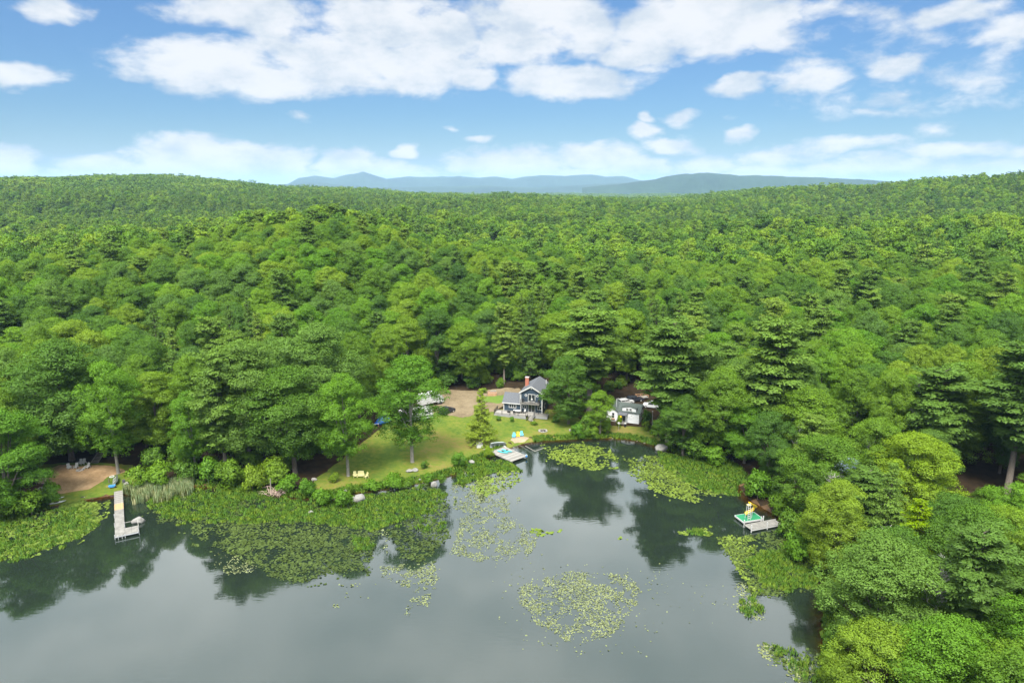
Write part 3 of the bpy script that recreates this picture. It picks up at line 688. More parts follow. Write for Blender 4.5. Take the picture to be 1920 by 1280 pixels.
# pines on the crest of the near hill at left
for k_, (px, py, D_) in enumerate([(486,392,345),(505,398,360),(528,395,330),(560,397,355),(585,390,340),(602,383,360),(622,380,345),(640,388,370),(668,398,350),(700,404,360),(470,402,370),(745,410,390)]):
    d = pix_dir(px, py); h_ = math.hypot(d.x, d.y); x_, y_ = d.x/h_*D_, d.y/h_*D_; z_ = float(ter(x_, y_)); H_ = max(18, min(34, CAM_H+d.z/h_*D_-z_))
    put_tree('pine_tree', PN[k_ % 3], (x_, y_, z_-.3), H_, rnd.uniform(4.2, 5.6), 25., 4.6, ['leftmost','second from left','third from left','fourth from left','fifth from left','sixth from left','seventh from left','eighth from left','ninth from left','tenth from left','eleventh from left','rightmost'][[1,2,3,4,5,6,7,8,9,10,0,11][k_]]+' pine on the crest of the near hill at left', group='pines on the hill crest')
# shrubs along the shore
SH = [(96,945,905,48,'b'),(60,965,925,70,'b'),(262,912,876,60,'m'),(300,908,868,70,'b'),(345,905,868,60,'m'),(392,908,862,64,'b'),(430,912,866,66,'m'),(474,920,875,56,'m'),(545,922,893,50,'b'),(572,930,900,44,'b'),
 (602,945,905,60,'b'),(640,952,908,58,'b'),(655,928,898,30,'m'),(700,915,893,50,'b'),(735,912,880,72,'b'),(768,914,890,40,'m'),(805,905,880,36,'b'),(797,878,858,22,'m'),(830,905,882,30,'m'),(862,875,848,30,'b'),(915,857,838,26,'y'),
 (1086,822,795,34,'b'),(1115,822,800,30,'m'),(1100,818,778,34,'m'),(1212,806,790,18,'y'),(1238,826,790,34,'m'),(1420,935,886,62,'b'),(1450,935,905,40,'m'),(1480,1010,960,70,'m'),(1500,1050,995,60,'b'),(1556,1150,1095,50,'b'),(890,808,785,16,'m'),
 (340,870,830,60,'m'),(290,880,840,60,'m'),(508,900,862,56,'y'),(1300,862,825,60,'m'),(1340,870,836,56,'b'),(1000,797,790,16,'m'),(1040,792,780,18,'m'),(908,737,727,14,'m'),(1475,960,925,44,'m'),(1560,1240,1180,60,'m'),(1462,968,925,50,'b'),(1405,930,900,26,'m'),(1212,800,770,26,'m'),(1140,812,785,24,'m'),(1160,800,780,14,'y'),(628,905,880,30,'m'),(935,788,780,14,'m'),(960,790,781,12,'b')]
where = lambda x, y: ('on the bank behind the cattails' if 250 < x < 500 and y < 925 else 'at the left beach' if x < 250 else 'on the lakeside edge of the lawn' if x < 900 else 'beside the plank dock' if x < 1000 and y > 830 else 'near the houses' if x < 1260 else 'on the bank of the cove')
tone = {'b': ('bright green', LB), 'm': ('dark green', M['leaf']), 'y': ('yellow-green', LY)}
near_thing = ['pressed against the bushy edge tree','spilling over the kayaks','just right of the canoe','tallest behind the cattail bed','with rounded top behind the cattail bed','at the right end of the cattails','in the thicket under the pine','beside the brush pile','right of the brush pile','below the full maple trunk',
 'at the water left of the white boulder','touching the white boulder','by the foot of the bright lawn tree','right of the yellow chairs','widest one in the middle','left of the rock pile','right of the rock pile','below the lawn maple','left of the pale pointed stone','beside the round grey boulder','at the landward end of the plank dock',
 'in the corner between lawn and cove','close to the twin trunk','behind the corner shrub','at the cottage corner','under the tall white pole','large round one above the sand bank','behind the sand bank','by the end of the cove dock','below the cove dock','on the lower marsh edge','behind the larch',
 'under the thin pale tree','behind the canoe tree','tucked left of the brush pile','left of the pale boulder shadow','further along the dark bank','below the deck rail','below the deck steps','next to the timber box','at the top of the sand path','nearest the bottom of the photo','overhanging the narrow sand strip','at the upper end of the sand strip','hiding the right wall of the cottage','under the left gable of the cottage','by the cottage window','in the shade at the left corner of the lawn','at the left end of the deck skirt','at the middle of the deck skirt']
for (x, y, ty, wd, tn), nt_ in zip(SH, near_thing):
    if 590 < x < 850: ty += (y-ty)*.3; wd *= .75
    hero('bush', x, y, ty, wd, f'{tone[tn][0]} shrub {where(x, y) if len((where(x, y)+nt_).split()) < 13 else "by the shore"}, {nt_}', tone[tn][1], rnd.randrange(3), cat='shrub')

# dead trees and snags
for (bx, by, ty, lab) in [(1052,780,668,'bare grey treetop showing beside the tall pine by the blue house'),(1642,1130,985,'pale forked snag rising from the right shore oaks near the marsh'),(1545,1010,880,'slender bare tree beside the cove dock'),(1490,905,800,'grey leafless treetop over the sandy cove bank'),(1790,1180,1010,'leaning bare tree near the right edge in the lower woods'),(1745,1190,1040,'dead twisted snag among the oaks on the lower right shore'),(1700,890,700,'leafless grey tree in the woods behind the yellow-green maple'),(1620,930,815,'thin bare tree behind the cove dock trees')]:
    p = g(bx, by); H = height_to(p, ty); me_ = bare('dead_tree', int(bx), H, 3.8, 70); o = link('dead_tree', me_, None, p, 0, label=lab, category='dead tree')

# scattered forest: near trees as individuals, the rest one object per kind
def scatter(n_try, rmin, rmax, sp, azm=.80, cell=None):
    """dart throwing on a grid over the sector in front of the camera"""
    r_ = np.sqrt(rng.uniform(rmin**2, rmax**2, n_try)); a_ = rng.uniform(-azm, azm, n_try)
    x = np.sin(a_)*r_; y = np.cos(a_)*r_; cs = sp/1.41
    gi = np.floor(x/cs).astype(int); gj = np.floor(y/cs).astype(int); occ = {}; out = []
    s2 = sp*sp
    for k in range(n_try):
        i, j = int(gi[k]), int(gj[k])
        if (i, j) in occ: continue
        ok = True
        for di in (-2,-1,0,1,2):
            for dj in (-2,-1,0,1,2):
                o_ = occ.get((i+di, j+dj))
                if o_ is not None and (x[o_]-x[k])**2+(y[o_]-y[k])**2 < s2: ok = False; break
            if not ok: break
        if ok: occ[(i, j)] = k; out.append(k)
    return x[out], y[out]
rng = np.random.default_rng(77)
NEAR = 330
sx_, sy_ = scatter(26000, 30, NEAR, 7.4, azm=.86)
cand = []
d_ = sdf(sx_, sy_); zz_ = ter(sx_, sy_)
inc = inpoly(sx_, sy_, CLEARW)
pw = fbm(sx_/60+9, sy_/60, 21, 3)
for x, y, z, d, ic, pn in zip(sx_, sy_, zz_, d_, inc, pw):
    if d < 2.8 or ic or inpoly(np.array([x]), np.array([y]), LAWN)[0] or inpoly(np.array([x]), np.array([y]), DRIVE)[0]: continue
    isp = rnd.random() < (.04+.55*max(0, pn-.48)*2.5+(.07 if x > 20 else 0))
    r = rnd.uniform(5.0, 7.6) if not isp else rnd.uniform(3.6, 5.2)
    H = rnd.uniform(17.5, 23.5) if not isp else rnd.uniform(20, 27)
    rr_ = math.hypot(x, y)
    if rr_ < 150 and x > 0: H *= .74; r *= .92
    if not free(x, y, r*.9): continue
    ok = not crown_hits(x, y, z, H, r)
    if not ok and d < 60:                      # try a smaller tree in the same spot
        H *= .62; r *= .62; ok = not crown_hits(x, y, z, H, r)
    if not ok: continue
    cand.append((x, y, z, H, r, isp)); placed.append((x, y, r*.9))
cand.sort(key=lambda q_: q_[0]**2+q_[1]**2)
def zone_old(x, y):
    px, py = proj(x, y, 12.)
    r = math.hypot(x, y)
    if px > 1500 and r < 150: return 'in the woods on the lower right shore'
    if px > 1250 and r < 230: return 'in the woods behind the cove'
    if px < 380 and r < 190: return 'in the woods above the small sand beach'
    if px < 760 and r < 240: return 'in the woods left of the lawn'
    if r < 240 and px < 1250: return 'in the forest edge behind the houses and driveway'
    return 'on the slope of the forested hill at left' if px < 640 else 'in the forest beyond the houses' if px < 1250 else 'in the forest beyond the cove woods'
def zone(x, y):
    px, py = proj(x, y, 12.); r = math.hypot(x, y)
    cols = [(130,'at the far left edge'),(330,'above the sand beach'),(520,'above the cattails'),(700,'left of the lawn'),(860,'above the lawn'),(1000,'behind the driveway'),(1110,'behind the blue house'),(1240,'behind the white cottage'),(1390,'above the pale boulder'),(1560,'above the sandy cove bank'),(1740,'behind the bright maple'),(9999,'at the far right edge')]
    c_ = next(b_ for a, b_ in cols if px < a)
    rows = [(95,'close to the camera'),(140,'nearest the water'),(185,'in the first rows'),(225,'in the middle rows'),(275,'in the back rows'),(9999,'far up the slope')]
    return c_+' '+next(b_ for a, b_ in rows if r < a)
TONES = [('mid green', M['leaf']), ('mid green', M['leaf']), ('mid green', M['leaf']), ('bright green', LB), ('dark green', LD), ('blue-green', LU), ('mid green', M['leaf']), ('light green', LB)]
nb = 0; npn = 0; over_b = []; over_p = []
for (x, y, z, H, r, isp) in cand:
    zn = zone(x, y)
    px, py = proj(x, y, z+H*.8); vis = -60 < px < 1980
    size = 'tall ' if H > (24 if isp else 21.3) else ''
    if isp:
        if npn < 270 and vis:
            k = rnd.randrange(4); pr_ = PN[k] if k < 3 else CN[rnd.randrange(2)]; H0, R0 = (25., 4.6) if k < 3 else (18., 4.2)
            kindn = 'pine' if k < 3 else 'hemlock'
            put_tree('pine_tree' if k < 3 else 'hemlock_tree', pr_, (x, y, z-.2), H, r, H0, R0, f'{size}dark green {kindn} standing {zn}', group=f'conifers {zn}'); placed.pop(); npn += 1
        else: over_p.append((x, y, z-.2, H/25., r/4.6))
    else:
        if nb < 290 and vis:
            tn, mm = TONES[rnd.randrange(8)]
            put_tree('broadleaf_tree', BR[rnd.randrange(6)], (x, y, z-.2), H, r, 20., 5., f'{size}{tn} broadleaf tree {zn}', group=f'broadleaf trees {zn}', mat=mm); placed.pop(); nb += 1
        else: over_b.append((x, y, z-.2, H/20., r/5.))
# the woods go on beside the frame
ex_ = rng.uniform(-260, 260, 5000); ey_ = rng.uniform(-60, 330, 5000); ed_ = sdf(ex_, ey_); ez_ = ter(ex_, ey_)
for x, y, z, d in zip(ex_, ey_, ez_, ed_):
    if d < 4 or (math.hypot(x, y) > 30 and abs(math.atan2(x, y)) < .86) or not free(x, y, 6.5): continue
    H = rnd.uniform(13, 17) if math.hypot(x, y) < 110 else rnd.uniform(17, 22)
    if y > 5 and crown_hits(x, y, z, H, 6.5): continue
    over_b.append((x, y, z-.2, H/20., rnd.uniform(1.05, 1.35))); placed.append((x, y, 6.2))
sets = {}
for o in list(C.objects):
    if o.parent is None and o.get('group') and str(o['group']).startswith(('conifers', 'broadleaf')): sets.setdefault(o['label'], []).append(o)
ORD = ['first','second','third','fourth','fifth','sixth','seventh','eighth','ninth','tenth']
for lb, os_ in sets.items():
    if 1 < len(os_) <= 10:
        os_.sort(key=lambda q_: q_.location.x/q_.location.y)
        for k, o in enumerate(os_): o['label'] = (('leftmost ' if k == 0 else 'rightmost ' if k == len(os_)-1 else ORD[k]+' from left ')+lb).replace('standing ', '').replace('the yellow-green', 'yellow-green')
for o in C.objects:
    if o.parent is None and o.get('label') and len(o['label'].replace('-', ' ').split()) > 16: o['label'] = o['label'].replace('tall ', '').replace(' broadleaf tree', ' tree')
print('individual trees', nb, npn, 'near overflow', len(over_b), len(over_p))

def instancer(name, pts, sxy, sz, idx_, variants, label=None, kind='stuff', cat=None, rz=None, tilt=None):
    """one object whose geometry nodes set a variant on every point"""
    col = bpy.data.collections.new(name+'_sources')
    for k, meshes in enumerate(variants):
        if isinstance(meshes, tuple):
            bm = bmesh.new(); mats = []
            big = meshes[1].copy()     # crown plus trunk in one source mesh
            tr_ = meshes[0]
            n0 = len(big.vertices); 
            so = bpy.data.objects.new(f'{name}_source_{k:02d}', join_meshes(meshes[1], meshes[0], f'{name}_{k:02d}'))
            bpy.data.meshes.remove(big); bm.free()
        else: so = bpy.data.objects.new(f'{name}_source_{k:02d}', meshes)
        col.objects.link(so)
    n = len(pts); me = bpy.data.meshes.new(name); me.vertices.add(n); me.vertices.foreach_set('co', np.asarray(pts, np.float32).ravel())
    a = me.attributes.new('vidx', 'INT', 'POINT'); a.data.foreach_set('value', np.asarray(idx_, np.int32))
    a = me.attributes.new('scl', 'FLOAT_VECTOR', 'POINT'); a.data.foreach_set('vector', np.stack([sxy, sxy, sz], -1).astype(np.float32).ravel())
    rot = np.zeros((n, 3), np.float32); rot[:, 2] = rng.uniform(0, 6.28, n) if rz is None else rz
    if tilt: rot[:, 0] = rng.normal(0, tilt, n); rot[:, 1] = rng.normal(0, tilt, n)
    a = me.attributes.new('rotv', 'FLOAT_VECTOR', 'POINT'); a.data.foreach_set('vector', rot.ravel())
    o = link(name, me, kind=kind, label=label, category=cat)
    tr = bpy.data.node_groups.new(name+'_nodes', 'GeometryNodeTree')
    tr.interface.new_socket('Geometry', in_out='INPUT', socket_type='NodeSocketGeometry'); tr.interface.new_socket('Geometry', in_out='OUTPUT', socket_type='NodeSocketGeometry')
    gi = tr.nodes.new('NodeGroupInput'); go = tr.nodes.new('NodeGroupOutput')
    ip = tr.nodes.new('GeometryNodeInstanceOnPoints'); ci = tr.nodes.new('GeometryNodeCollectionInfo')
    ci.inputs['Collection'].default_value = col; ci.inputs['Separate Children'].default_value = True; ci.inputs['Reset Children'].default_value = True
    def na(nm, ty):
        q_ = tr.nodes.new('GeometryNodeInputNamedAttribute'); q_.data_type = ty; q_.inputs['Name'].default_value = nm
        return q_.outputs['Attribute']
    tr.links.new(gi.outputs[0], ip.inputs['Points']); tr.links.new(ci.outputs[0], ip.inputs['Instance']); ip.inputs['Pick Instance'].default_value = True
    tr.links.new(na('vidx', 'INT'), ip.inputs['Instance Index']); tr.links.new(na('scl', 'FLOAT_VECTOR'), ip.inputs['Scale'])
    e2 = tr.nodes.new('FunctionNodeEulerToRotation'); tr.links.new(na('rotv', 'FLOAT_VECTOR'), e2.inputs[0]); tr.links.new(e2.outputs[0], ip.inputs['Rotation'])
    tr.links.new(ip.outputs[0], go.inputs[0])
    md = o.modifiers.new('instances', 'NODES'); md.node_group = tr
    return o
def join_meshes(a, b_, name):
    """crown a (quads with lv and normals) + trunk b in one mesh"""
    na_, nb_ = len(a.vertices), len(b_.vertices)
    va = np.empty(na_*3, np.float32); a.vertices.foreach_get('co', va); vb = np.empty(nb_*3, np.float32); b_.vertices.foreach_get('co', vb)
    la = np.empty(len(a.loops), np.int32); a.loops.foreach_get('vertex_index', la)
    fb = [tuple(p.vertices) for p in b_.polygons if len(p.vertices) == 4]
    f = np.concatenate([la.reshape(-1, 4), np.array(fb, np.int32)+na_])
    lv = np.empty(len(a.polygons), np.float32); a.attributes['lv'].data.foreach_get('value', lv)
    nra = np.empty(len(a.loops)*3, np.float32); a.corner_normals.foreach_get('vector', nra); nra = nra.reshape(-1, 3)
    vn = np.zeros((na_+nb_, 3), np.float32); vn[la] = nra
    m_ = fastmesh(name, np.concatenate([va, vb]).reshape(-1, 3), f, a.materials[0], np.concatenate([lv, np.zeros(len(fb))]), None)
    m_.materials.append(b_.materials[0]); mi = np.zeros(len(f), np.int32); mi[len(la)//4:] = 1; m_.polygons.foreach_set('material_index', mi)
    nb2 = np.empty(nb_*3, np.float32); b_.vertex_normals.foreach_get('vector', nb2); vn[na_:] = nb2.reshape(-1, 3)
    m_.shade_smooth(); m_.normals_split_custom_set_from_vertices(vn); return m_

rng = np.random.default_rng(5)
fx, fy = scatter(70000, NEAR, 1250, 7.6, azm=.74)
fz = ter(fx, fy)-.3; pw = fbm(fx/70+9, fy/70, 21, 3)+(fx > 0)*.05
isp = rng.uniform(0, 1, len(fx)) < (.05+1.5*np.clip(pw-.48, 0, 1)); fr_ = np.hypot(fx, fy); isp |= (rng.uniform(0, 1, len(fx)) < .42*smooth(500, 600, fr_)*(fx < 0)) | (rng.uniform(0, 1, len(fx)) < .22*smooth(600, 800, fr_))
gapm = fbm(fx/22, fy/22, 90, 2) > .2
def cat_pts(far, near):
    p = np.stack(far, -1); n_ = len(near)
    if n_: p = np.concatenate([p, np.array([q_[:3] for q_ in near])])
    return p
k = (~isp) & gapm; nf = int(k.sum())
gs_ = rng.uniform(.72, 1.28, nf); sxy = gs_*rng.uniform(.95, 1.35, nf); sz = (.45+.55*gs_)*rng.uniform(.94, 1.1, nf)*(.80+.4*fbm(fx[k]/28, fy[k]/28, 61, 2)); vi = rng.integers(0, 5, nf)
nb_o = over_b; no = len(nb_o)
instancer('broadleaf_forest', cat_pts((fx[k], fy[k], fz[k]), nb_o), np.concatenate([sxy, [q_[4] for q_ in nb_o]]), np.concatenate([sz, [q_[3] for q_ in nb_o]]),
          np.concatenate([vi, 5+rng.integers(0, 3, no)]), BRm+BR[:3], tilt=.07, label='dense green broadleaf canopy covering the hills beyond the lake', cat='forest')
k = isp & gapm; nf = int(k.sum()); no = len(over_p)
instancer('conifer_forest', cat_pts((fx[k], fy[k], fz[k]), over_p), np.concatenate([rng.uniform(.7, 1.05, nf), [q_[4] for q_ in over_p]]), np.concatenate([rng.uniform(.78, 1.08, nf), [q_[3] for q_ in over_p]]),
          np.concatenate([rng.integers(0, 3, nf), 3+rng.integers(0, 2, no)]), PNm+PN[:2], label='dark pointed pines scattered through the forest beyond the lake', cat='forest')
rng = np.random.default_rng(9); q_ = []
ux_ = rng.uniform(-170, 170, 9000); uy_ = rng.uniform(40, 250, 9000); ud = sdf(ux_, uy_); ui = inpoly(ux_, uy_, CLEARW) | inpoly(ux_, uy_, LAWN) | inpoly(ux_, uy_, DRIVE) | inpoly(ux_, uy_, BEACH)
ue = np.minimum(pdist(ux_, uy_, CLEARW), np.abs(ud)); kk = (ud > 2) & ~ui & (ue < 22) & (rng.uniform(0, 1, 9000) < .33); uz = ter(ux_, uy_)
for x, y, z in zip(ux_[kk], uy_[kk], uz[kk]):
    s_ = rng.uniform(.6, 1.7)
    if not crown_hits(x, y, z, 3*s_, 2*s_, .1): q_.append((x, y, z-.2, s_))
q_ = np.array(q_); instancer('undergrowth', q_[:, :3], q_[:, 3], q_[:, 3]*rng.uniform(.8, 1.2, len(q_)), rng.integers(0, 3, len(q_)), BU, 'bushy undergrowth beneath the trees at the forest edge', cat='undergrowth'); print('undergrowth', len(q_))
# patches of small trees for the far hills
def patch(name, seed, size=44., nt_=30, pfrac=.3):
    r_ = np.random.default_rng(seed); V = []; Fq = []; LV = []; NR = []; mi = []; o_ = 0
    for k_ in range(nt_):
        isp_ = r_.random() < pfrac; src = (PNf if isp_ else BRf)[r_.integers(0, 2 if isp_ else 3)][1]
        va = np.empty(len(src.vertices)*3, np.float32); src.vertices.foreach_get('co', va); va = va.reshape(-1, 3)
        la = np.empty(len(src.loops), np.int32); src.loops.foreach_get('vertex_index', la)
        nn_ = np.empty(len(src.loops)*3, np.float32); src.corner_normals.foreach_get('vector', nn_); vn = np.zeros_like(va); vn[la] = nn_.reshape(-1, 3)
        lv = np.empty(len(src.polygons), np.float32); src.attributes['lv'].data.foreach_get('value', lv)
        gxp = ((k_ % 6)+r_.uniform(.1, .9))/6*size-size/2; gyp = ((k_//6)+r_.uniform(.1, .9))/5*size-size/2; s_ = r_.uniform(.8, 1.15); a_ = r_.uniform(0, 6.28)
        Rm = np.array([[math.cos(a_), -math.sin(a_), 0], [math.sin(a_), math.cos(a_), 0], [0, 0, 1]])
        V.append((va*s_)@Rm.T+np.array([gxp, gyp, 0])); NR.append(vn@Rm.T); Fq.append(la.reshape(-1, 4)+o_); o_ += len(va); LV.append(np.clip(lv*.5+r_.uniform(0, .5), 0, 1)); mi.append(np.full(len(lv), int(isp_)))
    m_ = fastmesh(name, np.concatenate(V), np.concatenate(Fq), M['leaf'], np.concatenate(LV), np.concatenate(NR)); m_.materials.append(M['needle']); m_.polygons.foreach_set('material_index', np.concatenate(mi).astype(np.int32)); return m_
PT = [patch('forest_patch%d' % i, 500+i, pfrac=pf) for i, pf in enumerate((.2, .35, .5, .65))]
px_, py_ = [], []
for r0_, r1_, s_ in ((1235, 2700, 33.), (2700, 5200, 40.)):
    step = s_; xx, yy = np.meshgrid(np.arange(-r1_*.75, r1_*.75, step), np.arange(r0_*.6, r1_, step)); rr_ = np.hypot(xx, yy); aa = np.arctan2(xx, yy)
    k = (rr_ >= r0_) & (rr_ < r1_) & (np.abs(aa) < .70); px_.append(xx[k]); py_.append(yy[k])
px_ = np.concatenate(px_)+rng.uniform(-6, 6, sum(map(len, px_))); py_ = np.concatenate(py_); py_ = py_+rng.uniform(-6, 6, len(py_))
pz_ = ter(px_, py_)-1.5+rng.uniform(-1, 1.5, len(px_)); pn_ = fbm(px_/300, py_/300, 44, 3)+rng.normal(0, .08, len(px_))
vi = np.clip(((pn_-.35)*12).astype(int), 0, 3)
s_ = rng.uniform(.9, 1.1, len(px_))
instancer('distant_forest', np.stack([px_, py_, pz_], -1), s_, s_, vi, PT, 'hazy wooded ridges and valley under the far mountains', cat='forest')

# ------------------------------------------------------------------ floating plants, marsh and reeds
rng = np.random.default_rng(31)
def region_pts(poly, dens, ns=.35, thr=.35, seed=1, edge=1.5, soft=.12):
    pw_ = [flat(*p) for p in poly]; xs_ = [p[0] for p in pw_]; ys_ = [p[1] for p in pw_]
    x0, x1, y0, y1 = min(xs_), max(xs_), min(ys_), max(ys_); n = int((x1-x0)*(y1-y0)*dens)
    x = rng.uniform(x0, x1, n); y = rng.uniform(y0, y1, n)
    k = inpoly(x+(fbm(x*.5, y*.5, seed+2)-.5)*4, y+(fbm(x*.5, y*.5, seed+9)-.5)*6, pw_); x, y = x[k], y[k]
    nz = fbm(x*ns, y*ns*.8, seed, 3)*.55+fbm(x*1.1, y*1.1, seed+5, 3)*.45; e = smooth(0, edge, pdist(x, y, pw_))
    k = rng.uniform(0, 1, len(x)) < smooth(thr-soft, thr+soft, nz*(.55+.45*e)); x, y = x[k], y[k]
    k = sdf(x, y) < .3; return x[k], y[k]
def pads(name, groups, mat, label):
    X_, Y_, S_ = [], [], []
    for poly, dens, ns, thr, size, sd_ in groups:
        x, y = region_pts(poly, dens, ns, thr, sd_); X_.append(x); Y_.append(y); S_.append(np.full(len(x), size))
    x = np.concatenate(X_); y = np.concatenate(Y_); s_ = np.concatenate(S_)*rng.uniform(.6, 1.3, len(x)); n = len(x)
    a0 = rng.uniform(0, 6.28, n); k = 6
    z = rng.uniform(.008, .06, n); tx = rng.normal(0, .3, n); ty = rng.normal(0, .3, n)
    ang = a0[:, None]+np.array([.25, 1.3, 2.35, 3.4, 4.5, 5.6])[None]*1.0
    vx = np.cos(ang)*s_[:, None]; vy = np.sin(ang)*s_[:, None]*.9
    vz = np.maximum(z[:, None]+vx*tx[:, None]+vy*ty[:, None], .006)
    v = np.stack([x[:, None]+vx, y[:, None]+vy, vz], -1).reshape(-1, 3)
    me_ = fastmesh(name, v, np.arange(n*k).reshape(-1, k), mat, np.clip(fbm(x*.8, y*.8, 3, 3)*.6+rng.uniform(0, .5, n), 0, 1))
    print(name, n); return link(name, me_, kind='stuff', label=label, category='water plants')
RL = [(-40,975),(60,960),(150,942),(180,945),(198,968),(190,990),(150,1012),(90,1030),(30,1055),(-40,1070)]
RM = [(262,930),(360,915),(520,930),(600,945),(700,925),(800,900),(850,925),(840,985),(850,1005),(800,1060),(740,1050),(725,1000),(710,1030),(700,1080),(640,1075),(560,1100),(500,1085),(440,1050),(360,1010),(345,985),(290,985),(268,950)]
RD = [(340,985),(480,975),(600,985),(700,990),(712,1040),(700,1075),(640,1078),(560,1100),(500,1085),(440,1050),(360,1012)]
RD2 = [(725,1000),(850,985),(852,1010),(800,1055),(745,1050)]
RDK = [(862,905),(900,872),(960,868),(990,885),(985,905),(930,925),(905,940),(885,925)]
RY = [(1010,838),(1075,828),(1150,838),(1168,865),(1120,885),(1060,875),(1030,860)]
RG = [(1165,858),(1230,850),(1300,862),(1380,880),(1388,925),(1350,935),(1300,938),(1240,920),(1185,895)]
RGl = [(1170,880),(1240,860),(1290,900),(1330,940),(1300,946),(1240,930),(1190,905)]
RR = [(1335,1005),(1390,998),(1450,990),(1500,1010),(1555,1085),(1548,1105),(1480,1125),(1400,1120),(1380,1075),(1345,1030)]
RRl = [(1330,1002),(1400,1000),(1440,1012),(1410,1050),(1430,1110),(1460,1150),(1400,1110),(1375,1070),(1340,1025)]
RB = [(1398,1190),(1440,1200),(1500,1210),(1555,1230),(1590,1290),(1520,1300),(1460,1260)]
pads('lily_pads', [(RL,13,.30,.42,.21,1),([(120,935),(190,940),(200,975),(150,990),(110,960)],26,.5,.36,.22,4),(RY,11,.30,.44,.24,2),(RG,10,.35,.45,.22,3),(RGl,10,.35,.45,.22,8),(RRl,12,.40,.45,.20,5),
   ([(1270,992),(1320,985),(1345,1000),(1330,1012)],30,.4,.40,.22,6),(RDK,12,.5,.45,.20,7),([(985,990),(1030,985),(1062,995),(1040,1008),(995,1010)],9,.7,.48,.32,9),([(0,1040),(90,1035),(60,1050)],10,.7,.5,.25,10),([(1148,1005),(1178,1005),(1178,1012),(1150,1012)],7,.7,.4,.25,12)], M['pad'], 'yellow-green lily pads in mats along the lake shore')
pads('olive_floating_leaves', [(RM,9,.35,.44,.20,11),(RD,9,.6,.475,.19,12),(RD2,10,.6,.465,.19,13),(RG,8,.6,.5,.2,14),(RR,14,.4,.45,.2,15),(RB,12,.4,.45,.2,16)], M['pad_olive'], 'olive floating leaves on dark water between the marsh and open lake')
pads('pale_floating_leaves', [([(690,1060),(830,1045),(830,1100),(815,1140),(770,1165),(740,1155),(765,1110),(700,1085)],26,.5,.50,.105,17),([(970,1085),(1060,1068),(1180,1070),(1215,1110),(1190,1160),(1150,1200),(1080,1222),(985,1170),(965,1120)],30,.55,.49,.095,18),
   ([(835,905),(960,905),(965,960),(1020,1010),(1000,1055),(900,1060),(835,1040),(850,990)],26,.6,.50,.095,19),([(380,1030),(480,1040),(495,1075),(420,1085),(385,1060)],16,.7,.5,.10,20),([(600,1080),(700,1090),(700,1130),(650,1140)],2.2,.9,.52,.15,21),([(700,960),(740,960),(735,1040),(715,1040)],7,.8,.45,.15,22),
   ([(1180,1060),(1400,1100),(1360,1180),(1200,1180)],.5,.9,.5,.09,23),([(1340,1200),(1370,1190),(1375,1220),(1345,1222)],3,.9,.45,.14,24),([(900,1040),(1250,1060),(1250,1240),(940,1240)],.7,.9,.5,.11,25),([(1400,1200),(1480,1205),(1560,1260),(1500,1290),(1430,1250)],16,.6,.45,.13,26),([(1360,1075),(1420,1100),(1450,1160),(1400,1180),(1365,1140)],12,.6,.5,.12,27),([(860,890),(960,880),(950,930),(880,930)],9,.6,.45,.12,28)], M['pad_pale'], 'pale small floating leaves in loose rafts on the open lake')

def tuft(name, seed, nb_, h, w_, spread, mat, curve=.3, lean=.35):
    r_ = random.Random(seed); V = []; Fq = []; LV = []
    for k_ in range(nb_):
        a = r_.uniform(0, 6.28); rr_ = spread*math.sqrt(r_.random()); bx, by = math.cos(a)*rr_, math.sin(a)*rr_; b2 = r_.uniform(0, 6.28); hh_ = h*r_.uniform(.6, 1.15); ln_ = lean*r_.random()
        dx, dy = math.cos(b2), math.sin(b2); ww = w_*r_.uniform(.7, 1.3); o_ = len(V)
        for s_, kk in ((0, .7), (.55, 1.0), (1.0, .12)):
            ox = dx*ln_*hh_*(s_**1.6); oy = dy*ln_*hh_*(s_**1.6); V.append((bx+ox-dy*ww*kk*.5, by+oy+dx*ww*kk*.5, hh_*s_-.05)); V.append((bx+ox+dy*ww*kk*.5, by+oy-dx*ww*kk*.5, hh_*s_-.05))
        Fq += [(o_, o_+1, o_+3, o_+2), (o_+2, o_+3, o_+5, o_+4)]; lvv = r_.random(); LV += [lvv, lvv]
    V = np.array(V); nr = np.zeros_like(V); nr[:, 2] = 1; nr[:, :2] = V[:, :2]*.6/max(spread, .01); nr /= np.linalg.norm(nr, axis=1)[:, None]
    return fastmesh(name, V, np.array(Fq), mat, LV, nr)
TF = [tuft('marsh_tuft%d' % i, 600+i, 26, .42, .085, .42, M['marsh'], lean=.7) for i in range(3)]
RE = [tuft('cattail_clump%d' % i, 620+i, 22, 1.9, .05, .45, M['reed'], lean=.16) for i in range(3)]
MG = [([(262,925),(360,910),(450,918),(600,940),(690,925),(800,905),(848,925),(830,965),(735,985),(700,1000),(600,985),(480,985),(380,985),(300,972),(268,950)],5.5,.30,.42,1),(RL,4.0,.25,.44,2),([(850,885),(905,858),(960,862),(985,885),(930,890),(860,912)],6,.4,.36,3),
 ([(1225,845),(1310,858),(1390,880),(1392,935),(1340,925),(1250,880)],8,.3,.33,4),([(1270,990),(1330,985),(1345,1008),(1300,1005)],5,.5,.4,5),([(1400,1040),(1470,1020),(1530,1050),(1556,1090),(1540,1105),(1470,1110),(1420,1100)],8,.3,.33,6),([(1365,1120),(1430,1105),(1440,1150),(1400,1170)],4,.6,.42,7),
 ([(1400,1190),(1470,1205),(1560,1245),(1610,1300),(1560,1300),(1460,1255)],3.2,.5,.45,8),([(745,985),(840,975),(845,1000),(790,1000)],4,.5,.42,9),([(660,1005),(715,1000),(712,1035),(640,1040)],4,.5,.42,10),([(420,900),(520,915),(500,935),(400,925)],6,.5,.3,11)]
xs_, ys_ = [], []
